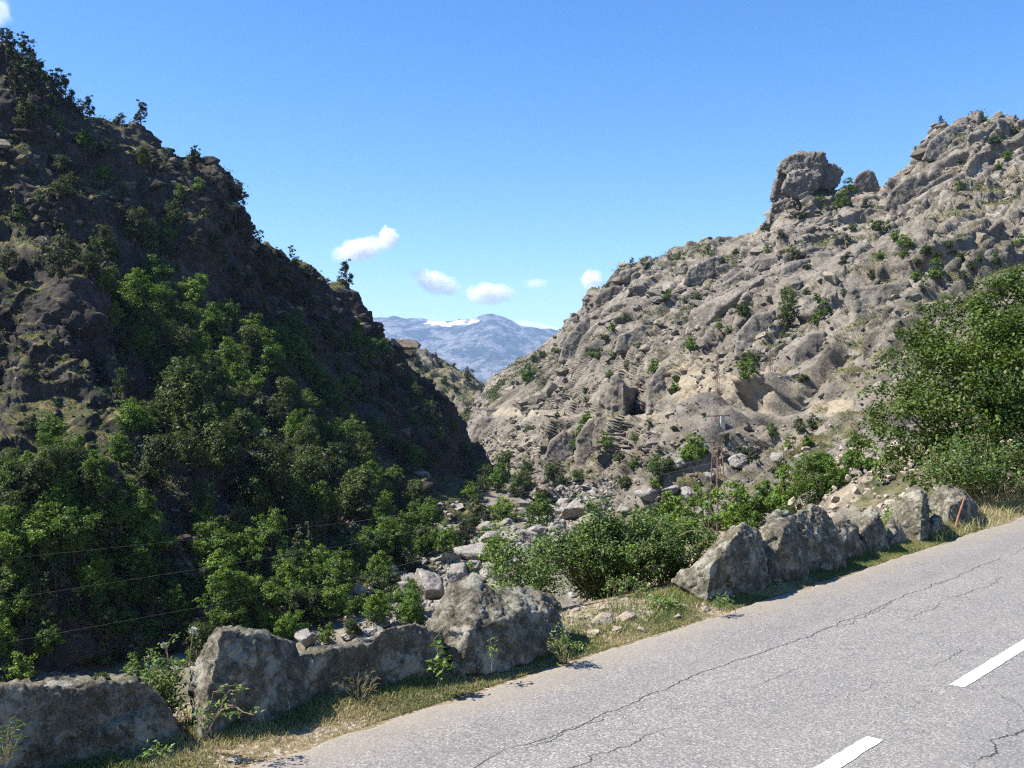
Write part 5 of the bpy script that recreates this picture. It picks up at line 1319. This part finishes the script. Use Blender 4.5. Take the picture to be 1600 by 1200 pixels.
# ================================================================== plants close to the road
def leaf_shapes(C, Dv, N, L, r, wid=0.5):
    """pointed leaves folded along the midrib: base, two shoulders, tip, midrib"""
    n = len(C); N = N / (np.linalg.norm(N, axis=1)[:, None] + 1e-9)
    Dv = Dv - (Dv * N).sum(1)[:, None] * N; Dv /= np.linalg.norm(Dv, axis=1)[:, None] + 1e-9
    S = np.cross(N, Dv); l = (L * r.uniform(0.55, 1.25, n))[:, None]; w = l * wid * r.uniform(0.8, 1.2, n)[:, None]
    V = np.stack([C, C + Dv * l * 0.42 + S * w * 0.5 + N * l * 0.07, C + Dv * l * 0.5 - N * l * 0.03, C + Dv * l * 0.42 - S * w * 0.5 + N * l * 0.07, C + Dv * l - N * l * 0.12], 1)
    i = np.arange(n)[:, None] * 5
    return V.reshape(-1, 3), np.concatenate([i + np.array([[0, 2, 1, 0]])[:, :3], i + np.array([[0, 3, 2]]), i + np.array([[1, 2, 4]]), i + np.array([[2, 3, 4]])])

def stems_plant(name, base, stems, leaf, nleaf, seed, label, cat, mat='leaf_near', rad=0.004, spread=0.5, wid=0.55, start=0.25, parts=('stem', 'foliage'), group=None, twigs=4, twl=0.3, stem_mat='twig'):
    """stems: polylines as offsets from base; leaves sit along side twigs of every stem"""
    r = np.random.default_rng(seed); paths = []; C = []; Dv = []; ct = []
    tot = sum(np.linalg.norm(np.diff(np.array(s, float), axis=0), axis=1).sum() for s in stems)
    for s in stems:
        s = np.array(s, float); k = np.linspace(0, 1, len(s)); n = 10; t = np.linspace(0, 1, n)
        Q = np.stack([np.interp(t, k, s[:, i]) for i in range(3)], 1)
        ln = np.linalg.norm(np.diff(Q, axis=0), axis=1).sum(); Q[1:] += r.normal(0, 0.015, (n - 1, 3)) * ln
        paths.append((Q, np.linspace(rad, rad * 0.35, n)))
        m = max(1, int(nleaf * ln / tot))
        ntw = max(2, int(twigs)); tw = []
        for _ in range(ntw):
            u = r.uniform(start, 1.0); p = np.array([np.interp(u, t, Q[:, i]) for i in range(3)])
            d = r.normal(size=3) * np.array([1, 1, 0.7]); d[2] += 0.35; d /= np.linalg.norm(d); e = p + d * ln * twl * r.uniform(0.4, 1.0) * (1.15 - 0.5 * u)
            tw.append((p, e)); paths.append((wavy(p, e, 5, 0.08, r), np.linspace(rad * 0.45, rad * 0.2, 5)))
        tw.append((Q[int(n * start)], Q[-1])); q = r.integers(0, len(tw), m)
        for j in range(m):
            a, b = tw[q[j]]; u = r.uniform(0.1, 1.0); c = a + (b - a) * u
            d = (b - a) / (np.linalg.norm(b - a) + 1e-9) * 0.5 + r.normal(0, 0.8, 3)
            C.append(c + r.normal(0, leaf * spread, 3)); Dv.append(d); ct.append(0.5 + 0.3 * math.sin(q[j] * 2.7 + seed))
    C = np.array(C); Dv = np.array(Dv); N = r.normal(0, 0.5, C.shape) + np.array([-0.15, -0.1, 0.9])
    V, Fq = leaf_shapes(C, Dv, N, leaf, r, wid)
    t = np.repeat(np.clip(np.array(ct) + r.normal(0, 0.2, len(C)), 0, 1), 5)
    root = empty(name, base); tag(root, label, cat, group)
    link(parts[0], tubes_mesh(parts[0], paths, M[stem_mat], 5), root)
    link(parts[1], mesh_np(parts[1], V, Fq, M[mat], False, {'tint': t}), root)
    return root
def fan(r, n, w, h, back=0.0, low=0.0):
    out = []
    for _ in range(n):
        a = r.uniform(0, 6.28); q = math.sqrt(r.uniform(0.02, 1)); hh = h * (1.05 - 0.55 * q * q) * r.uniform(0.7, 1.08)
        e = np.array([w / 2 * q * math.cos(a), w / 2 * 0.8 * q * math.sin(a) + back, hh])
        b = np.array([0.25 * e[0], 0.25 * e[1], low]); m = b * 0.4 + e * 0.6 + np.array([0, 0, 0.12 * h])
        out.append([b, m, e])
    return out
def on_bank(px, py):
    P, n = cast(px, py); return P
r = np.random.default_rng(801)
# the big bush in the gap of the boulder row, and its looser neighbour
bp = rp(8.85, 1.7); bp[2] = bank_at(bp[0], bp[1]) - 0.05
st_ = fan(r, 90, 1.85, 1.0)
st_ = [[p * np.array([1.0, 1.0, 1.0]) + np.array([0.0, 0.1, 0.0]) for p in s] for s in st_]
stems_plant('roadside_bush', bp, st_, 0.048, 22000, 802, 'big dense green bush in the gap between the big peaked and large angular boulders', 'bush', rad=0.008, twigs=7, twl=0.24, start=0.06, spread=0.9)
b2 = rp(10.0, 1.75); b2[2] = bank_at(b2[0], b2[1]) - 0.05
stems_plant('roadside_bush', b2, fan(r, 40, 1.5, 0.95), 0.046, 9500, 803, 'looser sprawling bush with bare arching twigs behind the large angular boulder', 'bush', rad=0.007, twigs=5, twl=0.25, start=0.08, spread=0.9)
b3 = rp(7.5, 1.9); b3[2] = bank_at(b3[0], b3[1]) - 0.05
stems_plant('roadside_bush', b3, fan(r, 30, 1.2, 1.15), 0.048, 5200, 804, 'thin upright bush beside the big peaked boulder, lower than its dense neighbour', 'bush', rad=0.006, twigs=5, twl=0.25, start=0.08, spread=0.9)

# the big leafy tree beside the road
tb = W(1500, 775, 20.0); tb[2] = min(tb[2], drop(tb[0], tb[1])[2]) - 0.1
k_ = 20.0 / F
lob = []
for (px, py, pr, dD) in [(1392,640,46,-0.3),(1372,690,40,-0.6),(1395,735,36,-0.9),(1440,575,64,0.2),(1425,655,60,-0.7),(1450,720,50,-0.9),(1512,528,72,0.4),(1520,620,80,-0.8),(1500,690,56,-1.0),(1590,490,74,0.5),(1600,575,84,-0.7),(1590,660,60,-0.9),
                         (1670,520,84,0.2),(1690,620,90,-0.6),(1770,570,90,0.0),(1760,680,80,-0.4),(1478,600,60,1.4),(1600,600,90,1.8),(1700,600,90,1.8),(1550,560,70,1.5),(1465,505,34,0.3),(1545,470,36,0.5),(1620,440,40,0.6),(1410,600,36,0.0)]:
    P = W(px, py, 20.0 + dD); lob.append((tuple(P - tb), pr * k_))
V, Fq, t = lobes_crown(lob, 0.075, 90000, 811, 0.10, 0.95, 0.5, (0.20, 0.40), 75)
big = empty('leafy_tree', tb); tag(big, 'big leafy roadside tree with a wide rounded crown behind the last boulders', 'tree')
link('crown', mesh_np('crown', V, Fq, M['leaf_tree'], False, {'tint': t}), big)
rr_ = np.random.default_rng(812)
paths = [(wavy((0.35 + 0.2 * j, 0.2 * j, -0.2), np.array(lob[i][0]), 7, 0.06, rr_), np.linspace(0.11 - 0.01 * j, 0.02, 7)) for j, i in enumerate((7, 10, 12, 16, 19, 4, 8, 13))]
paths += [(wavy(paths[q % 8][0][4], np.array(lob[i][0]), 5, 0.06, rr_), np.linspace(0.04, 0.01, 5)) for q, i in enumerate((0, 1, 3, 5, 6, 9, 11, 14, 15, 20, 21, 22))]
link('trunk', tubes_mesh('trunk', paths, M['bark'], 7), big)
# the dense round bush on the stony bank behind the boulders
Pb, nb_ = cast(1276, 792); kb = float(Pb[1]) / F * 98
rb_ = np.random.default_rng(815); lob2 = [((0, 0, 0.42), 0.30)]
for q_ in range(26):
    a_ = rb_.uniform(0, 6.28); e_ = rb_.uniform(-0.5, 1.45); lob2.append(((0.36 * math.cos(a_) * math.cos(e_), 0.36 * math.sin(a_) * math.cos(e_), 0.42 + 0.36 * math.sin(e_)), rb_.uniform(0.10, 0.17)))
V, Fq, t = lobes_crown(lob2, 0.028, 17000, 816, 0.15, 1.0, 0.5, (0.3, 0.6), 60)
rbush = empty('round_bush', Pb + np.array([0, 0, -0.05 * kb])); rbush.scale = (kb, kb, kb)
tag(rbush, 'dense round green bush on the stony bank behind the two-humped boulder', 'bush')
link('crown', mesh_np('crown', V, Fq, M['leaf_bright'], False, {'tint': t}), rbush)
link('trunk', tubes_mesh('trunk', trunk_paths(0.55, 0.03, lob2, rb_, 8), M['bark'], 5), rbush)
# bushes under and beside it
for (px, py, w, h, D, n, sd_, lab, mt) in [(1545,790,230,120,17.6,5200,821,'light green bushy thicket under the big leafy tree by the road edge','leaf_near'),(1650,780,200,130,18.2,3500,822,'tall weedy thicket past the light green one under the leafy tree','leaf_near'),
                                      (1410,782,110,70,19.0,2600,823,'low bush at the foot of the leafy tree behind the pointed boulder','leaf_near')]:
    P = W(px, py, D); P[2] = drop(P[0], P[1])[2] - 0.05; k = D / F
    stems_plant('thicket', P, fan(r, 46, w * k, h * k), 0.075, n, sd_, lab, 'bush', mt, rad=0.007, twigs=4, twl=0.3, spread=0.9)

# bramble and weeds among the boulders
def sp(px, py, D): return W(px, py, D)
def rel(base, pts): return [np.array(sp(*p)) - base for p in pts]
b = rp(3.0, 0.85); b[2] = bank_at(b[0], b[1])
stems_plant('bramble', b, fan(r, 44, 0.55, 0.50), 0.030, 2100, 831, 'green bramble filling the gap between the long flat boulder and the rounded one', 'bramble', rad=0.003, twigs=4, twl=0.3)
b = sp(322, 1150, 5.85)
stems_plant('bramble', b, [rel(b, [(322,1150,5.85),(325,1110,5.8),(335,1085,5.75),(352,1070,5.75)]), rel(b, [(322,1150,5.85),(345,1108,5.75),(362,1102,5.72),(395,1118,5.7)]), rel(b, [(322,1150,5.85),(316,1120,5.75),(330,1125,5.7)]), rel(b, [(330,1150,5.85),(350,1090,5.8),(382,1066,5.8)]), rel(b, [(318,1150,5.85),(312,1115,5.8),(322,1095,5.78)])], 0.030, 170, 832,
            'leafy bramble shoots creeping over the foot of the rounded boulder', 'bramble', rad=0.0028, twigs=5, twl=0.35)
b = sp(684, 1072, 7.0)
stems_plant('sapling', b, [rel(b, [(684,1072,7.0),(686,1035,6.98),(680,1000,7.0),(688,985,7.02)]), rel(b, [(686,1072,7.0),(692,1045,6.95),(696,1030,6.95)])], 0.055, 70, 833, 'broad-leaved green sapling against the joint of the wall-like stone and the peaked one', 'sapling', rad=0.003, twigs=3, twl=0.3, wid=0.75)
b = sp(768, 1048, 7.25)
stems_plant('sapling', b, [rel(b, [(768,1048,7.25),(770,1025,7.24),(767,1003,7.24)])], 0.034, 42, 834, 'thin lone sapling on a bare stem in front of the big peaked boulder', 'sapling', rad=0.003, twigs=7, twl=0.45, start=0.55)
b = sp(882, 1034, 7.75); 
stems_plant('bramble', b, fan(r, 22, 0.34, 0.26), 0.028, 420, 835, 'low bramble at the end of the big peaked boulder, beside the pale stones', 'bramble', rad=0.003)
b = sp(1128, 955, 9.4)
stems_plant('weed', b, fan(r, 10, 0.28, 0.16), 0.05, 110, 836, 'pale green weed at the foot of the large angular boulder', 'weed', wid=0.3, rad=0.002)
b = sp(1040, 962, 9.6)
stems_plant('weed', b, fan(r, 14, 0.42, 0.24), 0.045, 240, 837, 'leafy weed between the pale stones and the large angular boulder', 'weed', rad=0.003)
b = rp(8.35, 1.15); b[2] = bank_at(b[0], b[1])
stems_plant('bramble', b, fan(r, 20, 0.6, 0.25), 0.034, 520, 841, 'low bramble along the lip of the bank below the dense bush', 'bramble', rad=0.003)
b = sp(250, 1188, 5.3)
stems_plant('weed', b, fan(r, 8, 0.16, 0.08), 0.035, 60, 838, 'small green weed at the foot of the long flat boulder', 'weed', rad=0.002)
b = sp(8, 1195, 5.0)
stems_plant('weed', b, fan(r, 12, 0.25, 0.22), 0.05, 90, 839, 'tuft of thin weeds in front of the long flat boulder', 'weed', rad=0.002, wid=0.16)
b = sp(560, 1090, 6.75)
stems_plant('weed', b, fan(r, 14, 0.45, 0.20), 0.06, 60, 840, 'dry straw-coloured weed along the foot of the wall-like stone', 'weed', mat='straw', rad=0.002, wid=0.12)
# bare arching twigs of the looser bush, seed heads on tall stalks
def stalk(pts, head, label, seed):
    P = np.array([W(*p) for p in pts]); root = empty('seed_stalk', P[0]); tag(root, label, 'plant')
    Q = P - P[0]; k = np.linspace(0, 1, len(Q)); t = np.linspace(0, 1, 9); Q = np.stack([np.interp(t, k, Q[:, i]) for i in range(3)], 1)
    link('stem', tubes_mesh('stem', [(Q, np.linspace(0.0045, 0.003, 9))], M['twig'], 5), root)
    rr = np.random.default_rng(seed); n = 60; d = rr.normal(size=(n, 3)); d /= np.linalg.norm(d, axis=1)[:, None]
    V, Fq = leaf_shapes(Q[-1] + d * head * 0.25, d, rr.normal(size=(n, 3)), head * 0.7, rr, 0.5)
    link('seed_head', mesh_np('seed_head', V, Fq, M['seed'], False), root)
M['seed'] = plain_mat('pale seed head', (0.62, 0.58, 0.50), 0.9, 0.2, 60.0, 0.1)
stalk([(296,1050,6.75),(298,1015,6.75),(302,985,6.75)], 0.034, 'tall dry stalk with a white seed head beside the rounded boulder', 851)
stalk([(266,1040,6.75),(261,1022,6.75),(256,1008,6.75)], 0.026, 'short leaning stalk with a small white seed head above the bramble', 852)
def bare_twig(pts, rad, label, seed, nm='bare_twig', mat='twig'):
    P = np.array([W(*p) for p in pts]); c = P[0].copy(); Q = P - c; k = np.linspace(0, 1, len(Q)); t = np.linspace(0, 1, 24)
    Q = np.stack([np.interp(t, k, Q[:, i]) for i in range(3)], 1); Q = np.concatenate([Q[:1], 0.25 * Q[:-2] + 0.5 * Q[1:-1] + 0.25 * Q[2:], Q[-1:]])
    return tag(link(nm, tubes_mesh(nm, [(Q, np.linspace(rad, rad * 0.6, 24))], M[mat], 6), None, c), label, 'twig')
bare_twig([(1106,850,10.7),(1104,838,10.7),(1094,828,10.7),(1076,830,10.7),(1060,838,10.7)], 0.006, 'bare arching twig over the looser bush behind the large angular boulder', 861)
bare_twig([(1010,985,9.2),(1020,965,9.3),(1032,942,9.5),(1040,925,9.7)], 0.006, 'dead leaning branch beside the pale stones in the gap', 862)
bare_twig([(352,1102,5.7),(365,1102,5.68),(378,1112,5.66),(396,1117,5.64)], 0.0028, 'pale dry shoot hanging across the rounded boulder', 863)
o = bare_twig([(1491,832,14.9),(1498,805,14.95),(1508,775,15.1)], 0.022, 'rusty reddish rod leaning against the last boulder of the row', 864, 'rusty_rod', 'rod') if M.setdefault('rod', plain_mat('rusty rod', (0.26, 0.13, 0.075), 0.85, 0.35, 12.0, 0.15)) else None
o['category'] = 'rod'

# pale stones lying in the gap
r = np.random.default_rng(871); Ps = []; 
for _ in range(420):
    s = r.uniform(6.1, 8.4); t = abs(r.normal(0.75, 0.38)); 
    if 0.18 < t < 1.7: q = rp(s, t); q[2] = bank_at(q[0], q[1]); Ps.append(q)
Ps = np.array(Ps); rubble('broken_stones', Ps, np.clip(r.lognormal(-2.9, 0.5, len(Ps)), 0.02, 0.16), M['rubble_pale'], 872, 1, 0.6)
big_ = [(905,968,44,'pale flat stone at the big peaked boulder\'s end'),(935,972,52,'widest pale broken stone lying in the gap'),(960,985,40,'pale wedge stone in the gap under the bush'),(985,968,46,'pale stone under the dead branch'),(1000,985,34,'small cream stone near the asphalt in the gap'),(925,990,30,'small tilted pale stone in front of the widest one'),(1058,965,36,'pale stone beside the leafy weed'),(950,955,36,'grey-pale stone at the foot of the dense bush'),(1100,952,30,'white pebble-sized stone at the large angular boulder')]
SPn = [stone_mesh('loose_stone', [[tuple(np.random.default_rng(880 + k).normal(size=3) * np.array([0.3, 0.26, 0.18])) for _ in range(1)] + [tuple(v) for v in (np.random.default_rng(890 + k).normal(size=(12, 3)) * np.array([0.26, 0.22, 0.15]))]], 0.03, 1.0, 900 + k, M['rubble_pale'], 0.7, 1) for k in range(4)]
for i, (px, py, w, lab) in enumerate(big_):
    P, n = cast(px, py)
    if P is None: continue
    size = w / F * P[1] * 0.8; o = link('loose_stone', SPn[i % 4], None, P + np.array([0, 0, size * 0.05])); o.scale = (size, size, size * 0.9); o.rotation_euler = (0, 0, i * 1.3)
    tag(o, lab, 'stone', 'pale stones lying in the gap of the boulder row')
# taller dry grass tufts along the feet of the boulders
def tuft_pos(r, n):
    s = r.uniform(0, 26, n); t = r.normal(0.62, 0.12, n); P = np.stack([s, t, s * 0], -1)
    keep = r.random(n) < sstep(0.05, 0.4, fbm(P / 0.4, 3, 141)); s, t = s[keep], t[keep]
    Q = rp(s, t); Q[:, 2] = bank_z(s, t) - 0.004
    return Q, np.ones(len(Q))
grass_blades(16000, 142, tuft_pos, 0.06, 0.17, 0.0028, 'tall_grass', M['straw'])
def far_verge(r, n):
    s = r.uniform(14, 60, n); t = np.abs(r.normal(0.9, 0.9, n)); k = t < 4; s, t = s[k], t[k]
    Q = rp(s, t); Q[:, 2] = bank_z(s, t) - 0.01; return Q, np.ones(len(Q))
grass_blades(30000, 143, far_verge, 0.05, 0.22, 0.005, 'tall_grass', M['straw'])
